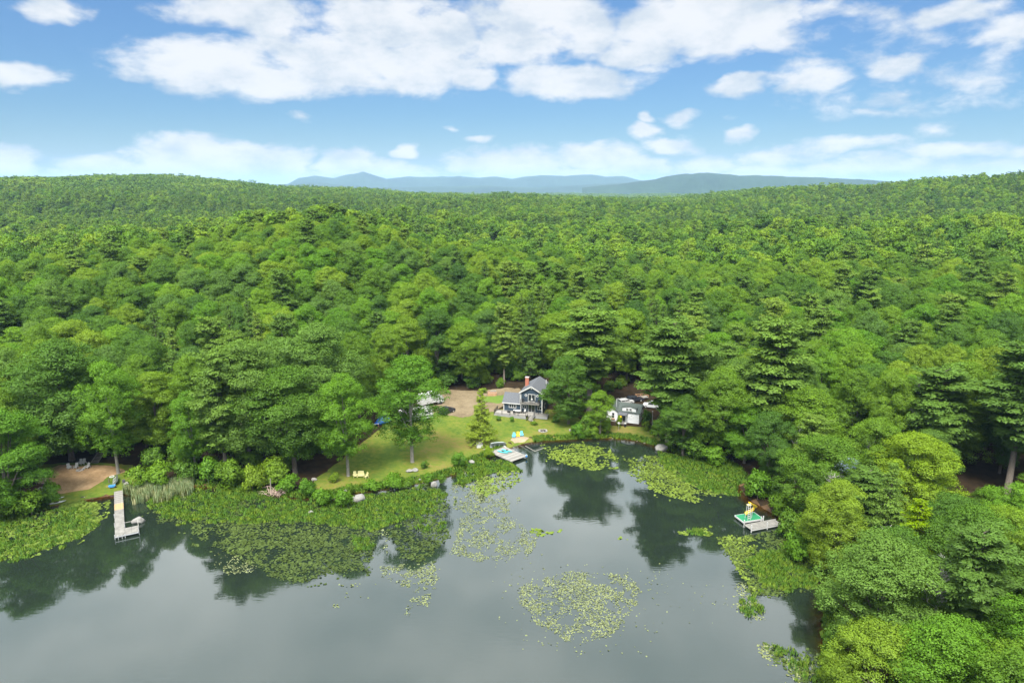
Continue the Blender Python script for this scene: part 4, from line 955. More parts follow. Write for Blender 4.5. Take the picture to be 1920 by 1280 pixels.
for poly, dn_, ns_, th_, sd_ in MG:
    x, y = region_pts(poly, dn_, ns_, th_, 50+sd_, soft=.1); xs_.append(x); ys_.append(y)
x = np.concatenate(xs_); y = np.concatenate(ys_); s_ = rng.uniform(.6, 1.35, len(x))
instancer('marsh_plants', np.stack([x, y, 0*x], -1), s_, s_*rng.uniform(.7, 1.2, len(x)), rng.integers(0, 3, len(x)), TF, 'green leafy marsh plants standing in the shallows', cat='water plants'); print('marsh', len(x))
x, y = region_pts([(238,915),(300,905),(362,903),(360,925),(330,935),(280,940),(245,950),(238,935)], 9, .4, .2, 71)
s_ = rng.uniform(.75, 1.2, len(x)); instancer('cattail_bed', np.stack([x, y, 0*x], -1), s_, s_, rng.integers(0, 3, len(x)), RE, 'tall grey-green cattails growing right of the long dock', cat='reeds')
# weeds along the wooded shore and at the lawn edge
def shoreline_pts(n, lo, hi):
    P = np.array(LAKE); i = rng.integers(0, len(P), n*8); t_ = rng.uniform(0, 1, n*8); a = P[i]; b_ = P[(i+1) % len(P)]; p = a+(b_-a)*t_[:, None]+rng.normal(0, 1.6, (n*8, 2))
    d = sdf(p[:, 0], p[:, 1]); u, v = proj(p[:, 0], np.maximum(p[:, 1], 1), 0.); k = (d > lo) & (d < hi) & (p[:, 1] > 30) & (u > -100) & (u < 2000); return p[k][:n]
p = shoreline_pts(5000, -.3, 1.6); u, v = proj(p[:, 0], p[:, 1], .3)
k = ~(((u > 90) & (u < 245) & (v > 900)) | ((u > 940) & (u < 1000)) | ((u > 1385) & (u < 1480) & (v > 905))); p = p[k]; s_ = rng.uniform(.6, 1.5, len(p))
instancer('bank_weeds', np.stack([p[:, 0], p[:, 1], ter(p[:, 0], p[:, 1])], -1), s_, s_, rng.integers(0, 3, len(p)), TF, 'low weeds and grass along the water edge', cat='ground cover')
# ------------------------------------------------------------------ blue house
def frame_of(a, b_, z):
    """origin and turn of a facade from the pixels of its two foot corners"""
    A = flat(*a, z); B = flat(*b_, z); return Vector((A[0], A[1], z)), math.atan2(B[1]-A[1], B[0]-A[0]), math.hypot(B[0]-A[0], B[1]-A[1])
def window(parent, x0, x1, z0, z1, y=0.0, panes=2, vert=True, fr=.12, name='window', rows=1, trim='white'):
    """window > pane: white frame boards with glass panes set back, on a wall facing -y"""
    l = [((x0+x1)/2, y-.04, z0+fr/2, x1-x0, .08, fr), ((x0+x1)/2, y-.04, z1-fr/2, x1-x0, .08, fr), (x0+fr/2, y-.043, (z0+z1)/2, fr, .08, z1-z0), (x1-fr/2, y-.043, (z0+z1)/2, fr, .08, z1-z0)]
    n = panes; wd = (x1-x0-2*fr)/n
    for k in range(1, n): l.append((x0+fr+wd*k, y-.038, (z0+z1)/2, .09, .075, z1-z0-fr))
    for k in range(1, rows): l.append(((x0+x1)/2, y-.036, z0+(z1-z0)*k/rows, x1-x0-fr, .07, .07))
    w_ = boxes(name, l, M[trim], parent)
    for k in range(n):
        for r_ in range(rows):
            hz_ = (z1-z0-2*fr)/rows; boxes('pane', [(x0+fr+wd*(k+.5), y-.012, z0+fr+hz_*(r_+.5), wd-.04, .02, hz_-.03)], M['glass'], w_)
    return w_
def roof_slab(name, pts, th, mat, parent, trim=None):
    """a sloping slab: four corners of its top, thickness straight down"""
    v = [Vector(p) for p in pts]+[Vector(p)-Vector((0, 0, th)) for p in pts]
    o_ = link(name, mesh(name, v, [(0,1,2,3),(7,6,5,4),(0,4,5,1),(1,5,6,2),(2,6,7,3),(3,7,4,0)], M[mat]), parent); return o_
z0 = float(g(985, 783)[2]); DZ = z0+.8
o0, rz0, W = frame_of((976, 771), (1016.5, 774.5), DZ)
hs = root('blue_house', 'two-storey slate blue house with white trim, grey roof and brick chimney behind a wooden deck', 'house', (o0.x, o0.y, z0), rz0)
e, rdg, dp = .8+5.3, .8+6.95, 9.5
prism('wall', [(0,0),(W,0),(W,e),(W/2,rdg),(0,e)], 0, dp, M['navy'], hs)
prism('wall', [(0,0),(4.6,0),(4.6,3.15),(2.3,4.95),(0,3.15)], -4.6, -.01, M['navy'], hs, axis='x')
ov = .35
r1_ = roof_slab('roof', [(-ov,-ov,e-.12),(W/2,-ov,rdg+.16),(W/2,dp+ov,rdg+.16),(-ov,dp+ov,e-.12)], .14, 'roof_grey', hs)
roof_slab('roof', [(W/2,-ov,rdg+.163),(W+ov,-ov,e-.12),(W+ov,dp+ov,e-.12),(W/2,dp+ov,rdg+.163)], .14, 'roof_grey', hs)
roof_slab('roof', [(-4.9,-.35,3.0),(-.03,-.35,3.0),(-.03,2.3,5.12),(-4.9,2.3,5.12)], .13, 'roof_grey', hs)
roof_slab('roof', [(-4.9,2.3,5.125),(-.03,2.3,5.125),(-.03,4.95,3.0),(-4.9,4.95,3.0)], .13, 'roof_grey', hs)
sl = math.atan2(rdg-e, W/2); ll = math.hypot(rdg-e+.25, W/2+ov)
tr = boxes('gable_trim', [(W/4-.15,-ov-.03,(e+rdg)/2-.05,ll,.06,.3,0,0,-sl),(W*.75+.15,-ov-.033,(e+rdg)/2-.05,ll,.06,.3,0,0,sl)], M['white'], hs)
boxes('corner_board', [(.09,-.035,e/2+.3,.2,.07,e-.6)], M['white'], hs); boxes('corner_board', [(W-.09,-.035,e/2+.3,.2,.07,e-.6),(W+.035,.1,e/2+.3,.07,.2,e-.6)], M['white'], hs)
boxes('corner_board', [(-4.52,-.035,1.9,.2,.07,2.3)], M['white'], hs); boxes('corner_board', [(W+.035,dp-.1,e/2+.3,.07,.2,e-.6)], M['white'], hs)
boxes('fascia', [(-2.45,-.38,2.9,4.9,.06,.24),(W+ov+.03,dp/2,e-.22,.06,dp+.7,.2)], M['white'], hs)
boxes('downspout', [(-.12,-.09,4.4,.1,.1,2.6)], M['white'], hs)
window(hs, 2.0, 3.95, 3.7, 5.75, panes=2, name='sliding_door'); window(hs, 2.0, 3.95, .82, 2.95, panes=2, name='sliding_door')
window(hs, .45, 1.65, 1.7, 2.65, panes=2); window(hs, 4.45, 5.7, 1.6, 2.6, panes=2); window(hs, -3.15, -1.15, 1.6, 2.65, panes=3)
for xx in (1.45, 4.5):
    pr = [(xx+math.cos(a)*.34, 5.35+math.sin(a)*.34) for a in np.linspace(0, 2*math.pi, 20)[:-1]]
    rw = prism('round_window', pr, -.07, -.001, M['white'], hs)
    prism('pane', [(xx+(a-xx)*.5, 5.35+(b_-5.35)*.5) for a, b_ in pr], -.085, -.05, M['glass'], rw)
boxes('flood_light', [(W/2,-.1,rdg-.55,.28,.15,.25)], M['white'], hs)
# awning rail over the wing window
tubes('awning_rail', [([(-3.5,-.25,2.75),(-.8,-.25,2.75)], .035)], M['white'], hs)
b_ = boxes('balcony', [(W/2-.1,-.75,3.55,5.1,1.5,.14),(W/2-.1,-1.48,3.45,5.1,.06,.25),(.5,-.7,3.42,.1,1.3,.16),(W-.7,-.7,3.42,.1,1.3,.16)], M['plank2'], hs)
for xx in (.35, 1.6, 2.9, 4.2, 5.35): boxes('post', [(xx,-1.45,4.1,.08,.08,1.0)], M['black'], b_)
boxes('railing', [(W/2-.1,-1.45,4.6,5.1,.07,.06),(W/2-.1,-1.45,3.75,5.1,.05,.05)]+[(.4+.24*k,-1.45,4.17,.02,.02,.85) for k in range(21)], M['black'], b_)
boxes('bracket', [(.6,-1.4,2.15,.1,.1,2.7)], M['black'], b_); boxes('bracket', [(W-.7,-1.4,2.15,.1,.1,2.7)], M['black'], b_)
window(hs, W+.01, W+.02, 1.4, 2.4, panes=1, name='side_vent') if False else None
sw = boxes('side_window', [(W+.04,3.2,1.9,.08,1.1,1.2)], M['white'], hs); boxes('pane', [(W+.085,3.2,1.9,.02,.85,.95)], M['glass'], sw)
sw = boxes('side_window', [(W+.04,6.6,4.8,.08,1.1,1.2)], M['white'], hs); boxes('pane', [(W+.085,6.6,4.8,.02,.85,.95)], M['glass'], sw)
# chimney built brick course by brick course
ch = boxes('chimney', [(.55,5.0,5.6,.86,.66,6.2)], M['mortar'], hs)
bme = mesh('brick', *box_geo(0,0,0,.285,.06,.135), M['brick'])
for r_ in range(20):
    zz = 6.0+r_*.15
    for k in range(3): link('brick', bme, ch, (.55-.3+.3*k+(.0 if r_ % 2 else .0), 5.0-.345, zz))
    for k in range(2): link('brick', bme, ch, (.55+.445, 5.0-.17+.33*k, zz), math.pi/2)
boxes('chimney_cap', [(.55,5.0,8.76,1.06,.86,.14)], M['white'], ch)
tubes('vent_pipe', [([(W-.6,7.5,e),(W-.6,7.5,e+1.6)], .1)], M['white'], hs)

dk = root('wooden_deck', 'pale wooden deck with black railing and steps in front of the blue house', 'deck', (o0.x, o0.y, z0), rz0)
DY = -3.4
nb_ = 34
pl_ = mesh('deck_board', *box_geo(0,0,0,8.6,.185,.04), M['deck'])
boxes('deck_frame', [(-2.0,DY/2,.68,8.5,-DY-.1,.12),(5.0,-1.1,.68,5.3,2.1,.12)], M['plank2'], dk)
for k in range(17): link('deck_board', pl_, dk, (-2.0, -.1-.195*k, .77))
pl2 = mesh('deck_board_short', *box_geo(0,0,0,5.3,.185,.04), M['plank'])
for k in range(11): link('deck_board', pl2, dk, (4.98, -.1-.195*k, .765))
boxes('deck_skirt', [(-2.0,DY,.36,8.6,.06,.68),(-6.28,DY/2,.36,.06,-DY,.68),(5.2,-2.22,.36,4.9,.06,.66)], M['deck_skirt'], dk)
for xx in (-6.2,-4.1,-2.0,.2,2.25): boxes('post', [(xx,DY+.03,1.3,.11,.11,1.1)], M['black'], dk)
boxes('post', [(-6.2,-.1,1.3,.11,.11,1.1)], M['black'], dk); boxes('post', [(7.5,-2.15,1.3,.11,.11,1.1)], M['black'], dk); boxes('post', [(4.2,-2.15,1.3,.11,.11,1.1)], M['black'], dk)
boxes('railing', [(-2.0,DY+.03,1.82,8.5,.09,.07),(-2.0,DY+.03,1.0,8.5,.06,.06),(-6.2,DY/2,1.82,.09,-DY,.07),(-6.2,DY/2,1.0,.06,-DY,.06),(5.85,-2.15,1.82,3.3,.09,.07),(5.85,-2.15,1.35,3.3,.06,.06),(7.5,-1.1,1.82,.09,2.1,.07),(7.5,-1.1,1.4,.06,2.1,.05)]
      +[(-6.2,DY+.03+.17*k,1.41,.025,.025,.8) for k in range(20)]+[(4.3+.2*k,-2.15,1.41,.025,.025,.85) for k in range(16)], M['black'], dk)
for k in range(5): boxes('stair_tread', [(3.15+.16*k,-2.45-.42*k,.66-.155*k,1.45,.36,.05,-.35)], M['deck'], dk)
boxes('stringer', [(2.6+.3,-3.2,.32,.06,2.2,.26,-.35,.36),(4.15+.1,-3.45,.32,.06,2.2,.26,-.35,.36)], M['black'], dk)
tubes('stair_rail', [([(2.3,-2.3,1.7),(3.05,-4.3,.95),(3.05,-4.3,0)], .04),([(3.9,-2.15,1.7),(4.65,-4.1,.95),(4.65,-4.1,0)], .04)], M['black'], dk)
def local(o_, x, y, z): return o_.matrix_basis @ Vector((x, y, z))
bpy.context.view_layer.update()
def on(o_, x, y, z): return Matrix.Translation(o_.location) @ Matrix.Rotation(o_.rotation_euler.z, 4, 'Z') @ Vector((x, y, z))
t_ = root('patio_table', 'long dark patio table with white top on the pale deck of the blue house', 'table', on(dk,-.6,-1.5,.79), rz0)
boxes('tabletop', [(0,0,.74,1.9,.95,.05)], M['white'], t_)
for sx in (-1,1):
    for sy in (-1,1): boxes('leg', [(sx*.8,sy*.38,.36,.07,.07,.72)], M['black'], t_)
def patio_chair(label, loc, rz, mat='black', group=None):
    c_ = root('patio_chair', label, 'chair', loc, rz, group); boxes('seat', [(0,0,.42,.5,.5,.05)], M[mat], c_); boxes('backrest', [(0,.25,.72,.5,.05,.6,0,-.15)], M[mat], c_)
    for sx in (-1,1):
        for sy in (-1,1): boxes('leg', [(sx*.22,sy*.22,.2,.04,.04,.4)], M['black'], c_)
        boxes('arm', [(sx*.25,0,.62,.05,.45,.04)], M[mat], c_)
    return c_
patio_chair('black patio chair in front of the white-topped table on the deck', on(dk,-1.1,-2.35,.79), rz0+math.pi)
patio_chair('black patio chair at the right end of the white-topped table', on(dk,.9,-1.4,.79), rz0-1.4)
patio_chair('white patio chair between the table and the lower sliding door', on(dk,1.35,-1.0,.79), rz0-.3, 'white')
t_ = root('deck_grill', 'low black fire bowl on the deck left of the patio table', 'fire bowl', on(dk,-2.7,-1.7,.79), rz0)
boxes('leg', [(-.25,0,.12,.05,.4,.24)], M['black'], t_); boxes('leg', [(.25,0,.12,.05,.4,.24)], M['black'], t_); prism('bowl', [(-.3,.25),(.3,.25),(.45,.42),(-.45,.42)], -.35, .35, M['black'], t_)
for xx, lb in ((.75, 'black lounge chair at the left end of the upper balcony'), (5.0, 'black lounge chair at the right end of the upper balcony')): patio_chair(lb, on(hs, xx,-.8,3.62), rz0)
t_ = root('garden_lamp', 'small white-headed post lamp in the middle of the balcony', 'lamp', on(hs, 3.3,-1.2,3.62), rz0); tubes('pole', [([(0,0,0),(0,0,1.1)], .04)], M['black'], t_); tubes('lamp_shade', [([(0,0,1.05),(0,0,1.45)], [.26,.04])], M['white'], t_, 10)

# ------------------------------------------------------------------ white cottage
zc0 = float(g(1180, 796)[2]); o1, rz1, W1 = frame_of((1160, 790.5), (1198, 795.5), zc0)
ct = root('white_cottage', 'small white cottage with dark green-grey roof, front dormer and little porch by the cove', 'house', o1, rz1)
D1 = 5.0; ez = 3.1; rz_ = 4.45
prism('wall', [(0,0),(D1,0),(D1,ez),(D1/2,rz_),(0,ez)], 0, W1, M['white_side'], ct, axis='x')
prism('wall', [(-3.1,0),(0,0),(0,2.75),(-1.9,4.1),(-3.1,3.0)], -.5, 5.0, M['white_side'], ct)
roof_slab('roof', [(-.35,-.3,ez-.1),(W1+.3,-.3,ez-.1),(W1+.3,D1/2,rz_+.13),(-.35,D1/2,rz_+.13)], .12, 'roof_green', ct)
roof_slab('roof', [(-.35,D1/2,rz_+.133),(W1+.3,D1/2,rz_+.133),(W1+.3,D1+.3,ez-.1),(-.35,D1+.3,ez-.1)], .12, 'roof_green', ct)
roof_slab('roof', [(-1.9,-.8,4.25),(.15,-.8,2.72),(.15,5.2,2.72),(-1.9,5.2,4.25)], .12, 'roof_green', ct)
roof_slab('roof', [(-3.35,-.8,2.85),(-1.9,-.8,4.253),(-1.9,5.2,4.253),(-3.35,5.2,2.85)], .12, 'roof_green', ct)
prism('dormer', [(.85,2.95),(4.35,2.95),(4.35,4.12),(2.6,4.36),(.85,4.12)], -.05, 2.3, M['white_side'], ct)
roof_slab('roof', [(.65,-.2,4.13),(2.6,-.2,4.52),(2.6,2.5,4.52),(.65,2.5,4.13)], .1, 'roof_green', ct); roof_slab('roof', [(2.6,-.2,4.523),(4.55,-.2,4.13),(4.55,2.5,4.13),(2.6,2.5,4.523)], .1, 'roof_green', ct)
window(ct, 1.75, 2.45, 3.3, 3.98, y=-.05, panes=1, rows=2, fr=.07); window(ct, 2.6, 3.3, 3.3, 3.98, y=-.05, panes=1, rows=2, fr=.07)
window(ct, -1.75, -1.0, .95, 2.5, y=-.5, panes=1, rows=2, fr=.09); boxes('window_box', [(-1.37,-.65,.85,1.0,.25,.2)], M['wood'], ct)
window(ct, .3, 1.75, .25, 2.15, y=-.02, panes=2, fr=.1, name='glass_door')
roof_slab('porch_roof', [(-.1,-1.5,2.42),(2.35,-1.5,2.42),(2.35,-.02,2.95),(-.1,-.02,2.95)], .1, 'roof_grey', ct)
boxes('porch_post', [(.05,-1.4,1.2,.1,.1,2.35)], M['white'], ct); boxes('porch_post', [(2.2,-1.4,1.2,.1,.1,2.35)], M['white'], ct); boxes('step', [(1.1,-.9,.1,2.3,1.2,.22)], M['plank2'], ct)
boxes('foundation', [(-1.55,-.53,.2,3.2,.08,.45)], M['rock_dark'], ct); boxes('corner_board', [(W1-.08,-.03,1.55,.14,.06,3.0)], M['white'], ct)
sw = boxes('side_window', [(W1+.03,2.6,1.8,.06,1.1,1.4)], M['white'], ct); boxes('pane', [(W1+.065,2.6,1.8,.02,.9,1.15)], M['glass'], sw)
for k in range(5): tubes('shutter_ornament', [([(2.7+.5*(k % 3),-.03,1.2+.45*(k//2)),(2.7+.5*(k % 3),-.1,1.2+.45*(k//2))], .11)], M['metal'], ct, 8)
tubes('vent_pipe', [([(-1.0,1.2,3.3),(-1.0,1.2,5.7)], .09)], M['metal'], ct)
t_ = root('hanging_planter', 'round yellow hanging planter in front of the cottage glass door', 'planter', on(ct,.75,-1.3,1.5), rz1); tubes('basket', [([(0,0,0),(0,0,.3)], [.2,.3])], M['wood'], t_, 8); tubes('blossoms', [([(0,0,.3),(0,0,.5),(0,0,.62)], [.32,.3,.1])], M['yellow'], t_, 8); tubes('hook', [([(0,0,.55),(0,0,.9)], .015)], M['black'], t_)
p = g(1222, 812); t_ = root('flag_pole', 'tall weathered pole on the grass right of the white cottage', 'pole', p); tubes('pole', [([(0,0,0),(0,0,5.6)], [.1,.07])], M['plank'], t_); boxes('finial', [(0,0,5.65,.2,.2,.12)], M['white'], t_)
p = g(1160, 806); t_ = root('bird_feeder', 'white bird feeder on a thin pole on the cottage lawn', 'bird feeder', p); tubes('pole', [([(0,0,0),(0,0,1.6)], .03)], M['metal'], t_); boxes('feeder_box', [(0,0,1.7,.45,.45,.25)], M['white'], t_); prism('roof', [(-.35,1.82),(.35,1.82),(0,2.05)], -.3, .3, M['white'], t_)
p = g(1172, 800); t_ = root('rain_barrel', 'dark barrel standing by the cottage porch post', 'barrel', p); tubes('drum', [([(0,0,0),(0,0,.45),(0,0,.9)], [.28,.33,.28])], M['black'], t_, 12); tubes('lid', [([(0,0,.88),(0,0,.95)], [.3,.3])], M['white'], t_, 12)

# ------------------------------------------------------------------ cars, trailers
def car(name, label, loc, rz, paint, suv=True):
    c_ = root(name, label, 'car', loc, rz); L_, Wd, Hh = 4.6, 1.85, (1.72 if suv else 1.45)
    body = [(-2.3,.35),(2.3,.35),(2.32,.75),(2.2,.95),(1.1,1.05),(-2.2,1.08),(-2.32,.8)]
    prism('body', body, -Wd/2, Wd/2, M[paint], c_)
    cab = [(1.15,1.0),(.45,Hh-.06),(-1.6,Hh-.06),(-2.15,1.05)]
    prism('window', cab, -Wd/2+.09, Wd/2-.09, M['glass'], c_)
    prism('roof', [(.5,Hh-.08),(.4,Hh),(-1.6,Hh),(-1.7,Hh-.08)], -Wd/2+.07, Wd/2-.07, M[paint], c_)
    boxes('pillar', [(-.55,s*(Wd/2-.07),1.3,.12,.06,.65) for s in (-1,1)]+[(-1.75,s*(Wd/2-.07),1.3,.3,.06,.62) for s in (-1,1)]+[(.85,s*(Wd/2-.07),1.3,.1,.06,.75,0,0,-.75) for s in (-1,1)], M[paint], c_)
    for sx in (-1.4, 1.45):
        for s in (-1, 1):
            w_ = link('wheel', None, c_, (sx, s*(Wd/2-.08), .34)); tubes('tyre', [([(0,-.11,0),(0,.11,0)], .34)], M['rubber'], w_, 14); tubes('rim', [([(0,-.12,0),(0,.12,0)], .19)], M['metal'], w_, 10)
    for s in (-1, 1): boxes('headlight', [(2.28,s*.7,.78,.1,.35,.16)], M['metal'], c_); boxes('taillight', [(-2.3,s*.75,.85,.08,.2,.25)], M['brick'], c_)
    return c_
car('parked_car', 'silver SUV parked right behind the white cottage', g(1222, 764), rz1+math.pi, 'carpaint')
p = g(1172, 757); car('parked_car', 'white car standing in deep shade behind the cottage roof', p, .4, 'white', False)
car('parked_car', 'dark car parked in the shade beside the white car behind the cottage', g(1190, 752), .3, 'cardark', False)
p = g(1203, 748); t_ = root('utility_trailer', 'open wooden rack trailer behind the silver SUV', 'trailer', p, .2)
boxes('bed', [(0,0,.6,3.4,1.6,.12)], M['plank'], t_); boxes('rack', [(-1.6,0,1.3,.1,1.6,.1),(1.6,0,1.3,.1,1.6,.1),(0,-.75,1.3,3.3,.1,.1),(0,.75,1.3,3.3,.1,.1)]+[(a,b_,.95,.1,.1,.7) for a in (-1.6,0,1.6) for b_ in (-.75,.75)], M['wood'], t_)
for s in (-1, 1): tubes('wheel', [([(0,s*.85,.32),(0,s*1.02,.32)], .32)], M['rubber'], t_, 12)
p = g(780, 788); t_ = root('camper_trailer', 'long white camper trailer parked behind the lawn maple', 'trailer', p, .48)
prism('body', [(-4.2,.55),(4.1,.55),(4.3,1.6),(3.9,3.0),(-4.1,3.1),(-4.3,2.0)], -1.2, 1.2, M['white'], t_)
boxes('stripe', [(0,-1.215,1.15,8.2,.02,.18)], M['cardark'], t_); boxes('roof_unit', [(.6,0,3.2,.9,.8,.3)], M['white'], t_)
for xx in (-3.0,-.6,2.4): w_ = boxes('window', [(xx,-1.22,2.05,1.1,.04,.65)], M['metal'], t_); boxes('pane', [(xx,-1.245,2.05,.95,.02,.5)], M['glass'], w_)
boxes('door', [(1.1,-1.22,1.6,.75,.04,1.9)], M['metal'], t_); boxes('hitch', [(-5.0,0,.5,1.4,.12,.1)], M['black'], t_)
for xx in (-.5, .5):
    for s in (-1, 1): tubes('wheel', [([(xx,s*1.0,.36),(xx,s*1.22,.36)], .36)], M['rubber'], t_, 12)
p = g(806, 760); t_ = root('box_truck', 'tall white box truck half hidden behind the crown of the lawn maple', 'truck', p, .7)
boxes('cargo_box', [(-.8,0,2.3,5.0,2.3,2.6)], M['white'], t_); prism('cab', [(1.8,.6),(3.9,.6),(3.9,1.5),(3.3,2.5),(1.8,2.5)], -1.05, 1.05, M['white'], t_); boxes('window', [(3.55,0,2.0,.06,1.8,.8,0,0,-.5)], M['glass'], t_)
for xx in (-2.2, 2.8):
    for s in (-1, 1): tubes('wheel', [([(xx,s*.95,.42),(xx,s*1.2,.42)], .42)], M['rubber'], t_, 12)
car('parked_car', 'black car at the edge of the dirt driveway, right of the maple crown', g(838, 774), .9, 'cardark')
def lump(name, label, cat, loc, sx, sy, sz, mat, seed, rough=.25, sub=3, rz=0, flatb=True, group=None, sink=.25):
    bm = bmesh.new(); bmesh.ops.create_icosphere(bm, subdivisions=sub, radius=1); r_ = random.Random(seed); ph = [Vector((r_.uniform(-1,1), r_.uniform(-1,1), r_.uniform(-1,1))).normalized() for _ in range(9)]; th_ = [r_.uniform(.62, .95) for _ in ph]
    for v in bm.verts:
        c_ = v.co.copy()
        for a, h_ in zip(ph, th_):            # faces broken off the block
            d = c_.dot(a)
            if d > h_: c_ -= a*(d-h_)*.85
        c_ *= 1+rough*.4*(math.sin(c_.x*5+seed)*math.sin(c_.y*6+1)*math.sin(c_.z*4+2))
        v.co = Vector((c_.x*sx, c_.y*sy, c_.z*sz+sz*(1-sink)))
    me_ = bpy.data.meshes.new(name); bm.to_mesh(me_); bm.free(); me_.materials.append(M[mat]); me_.shade_smooth() if mat == 'tarp' else None
    return link(name, me_, None, loc, rz, label=label, category=cat, group=group)
lump('tarp_pile', 'crumpled bright blue tarpaulin over a pile between the trees and the camper', 'tarp', g(719, 792), 1.9, 1.5, .9, 'tarp', 3, .5, 4, .4)
lump('tarp_pile', 'blue tarpaulin draped lower beside the big blue pile', 'tarp', g(710, 796), 1.1, .9, .5, 'tarp', 5, .5, 3, .4)
p = g(705, 800); t_ = root('sawhorse', 'low white sawhorse with boards beside the blue tarpaulin', 'sawhorse', p, .5)
boxes('beam', [(0,0,.7,1.6,.2,.12)], M['white'], t_)
for s in (-1,1):
    for u_ in (-1,1): boxes('leg', [(s*.6,u_*.22,.34,.08,.08,.72,0,u_*.35)], M['wood'], t_)
p = g(923, 741); t_ = root('timber_box', 'long low raw timber planter box at the edge of the driveway', 'wooden box', p, -.05)
bd = mesh('board', *box_geo(0,0,0,2.5,.06,.28), M['wood']); be = mesh('end_board', *box_geo(0,0,0,1.1,.06,.28), M['wood'])
for k in range(3): link('board', bd, t_, (0,-.55,.17+.29*k)); link('board', bd, t_, (0,.55,.17+.29*k)); link('board', be, t_, (-1.22,0,.17+.29*k), math.pi/2); link('board', be, t_, (1.22,0,.17+.29*k), math.pi/2)
boxes('soil', [(0,0,.6,2.4,1.0,.1)], M['rock_dark'], t_)
p = g(925, 735); t_ = root('log_stack', 'short stack of grey boards behind the timber box', 'stack', p, .1)
for k in range(4): boxes('board', [(0,(k % 2)*.35,.12+.2*(k//2),1.7,.3,.16)], M['plank'], t_)

# ------------------------------------------------------------------ chairs
def adirondack(label, loc, rz, mat, group=None, wide=1.0, name='lawn_chair', cat='chair'):
    c_ = root(name, label, cat, loc, rz, group); w_ = .62*wide; mm = M[mat]
    boxes('seat', [(0,-.05,.34,w_,.55,.05,0,.12)], mm, c_)
    k = max(5, int(5*wide)); 
    for i in range(k): boxes('slat', [(-w_/2+w_*(i+.5)/k,.33,.72+.05*math.sin(math.pi*(i+.5)/k),w_/k*.86,.03,.85,0,-.32)], mm, c_)
    for s in (-1,1):
        boxes('arm', [(s*(w_/2+.06),0,.56,.14,.75,.035)], mm, c_); boxes('leg', [(s*(w_/2+.03),-.3,.28,.06,.1,.56)], mm, c_); boxes('leg', [(s*(w_/2+.03),.38,.26,.06,.1,.55,0,.2)], mm, c_)
    return c_
adirondack('light blue lawn chair, left of the three facing the sand patch', g(963.5, 820), -.15, 'lblue'); adirondack('yellow lawn chair between the two light blue ones by the sand patch', g(971.5, 818.5), 0, 'yellow'); adirondack('light blue lawn chair, right of the three facing the sand patch', g(978, 817.5), .1, 'lblue')
adirondack('pale yellow lawn chair left of the matching bench near the shore', g(666, 894), .35, 'cream'); adirondack('pale yellow two-seat bench between matching chairs on the lawn', g(676.5, 893.5), .1, 'cream', None, 2.0, 'garden_bench', 'bench'); adirondack('pale yellow lawn chair turned sideways right of the matching bench', g(686.5, 895.5), -.8, 'cream')
adirondack('white beach chair nearest the tree trunks, turned to the right, leftmost of its row', g(130, 879), .9, 'white'); adirondack('white beach chair standing alone between the leftmost one and the close pair', g(142.5, 878), -.1, 'white')
adirondack('white beach chair, left one of the close pair in the shade', g(151, 870.5), 0, 'white'); adirondack('white beach chair, right one of the close pair in the shade', g(157, 870), -.1, 'white'); adirondack('white beach chair at the right end beside the little white stool', g(164.5, 877.5), -.3, 'white')
p = g(158, 879.5); t_ = root('small_stool', 'little white stool beside the rightmost beach chair', 'stool', p); boxes('seat', [(0,0,.36,.4,.4,.05)], M['white'], t_)
for s in (-1,1):
    for u_ in (-1,1): boxes('leg', [(s*.16,u_*.16,.17,.05,.05,.34)], M['white'], t_)
# fire rings
def fire_ring(label, loc, r, n, seed):
    t_ = root('fire_ring', label, 'fire pit', loc); r_ = random.Random(seed)
    for k in range(n):
        a = 6.283*k/n; bm = bmesh.new(); bmesh.ops.create_icosphere(bm, subdivisions=1, radius=1); s_ = r_.uniform(.22, .36)
        for v in bm.verts: v.co = Vector((v.co.x*s_*r_.uniform(.9,1.2), v.co.y*s_, v.co.z*s_*.75+s_*.4))
        me_ = bpy.data.meshes.new('stone'); bm.to_mesh(me_); bm.free(); me_.materials.append(M['rock_dark' if r_.random() < .5 else 'rock']); link('stone', me_, t_, (math.cos(a)*r, math.sin(a)*r, 0), a)
    boxes('ash_bed', [(0,0,.05,r*1.3,r*1.3,.08)], M['rubber'], t_); tubes('charred_log', [([(-r*.4,-.2,.2),(r*.5,.25,.25)], .1)], M['bark'], t_)
fire_ring('stone fire ring on the green lawn below the blue house', g(1018, 808), .95, 12, 1)
fire_ring('small dark fire ring in front of the white beach chairs', g(150, 882), .5, 9, 2)

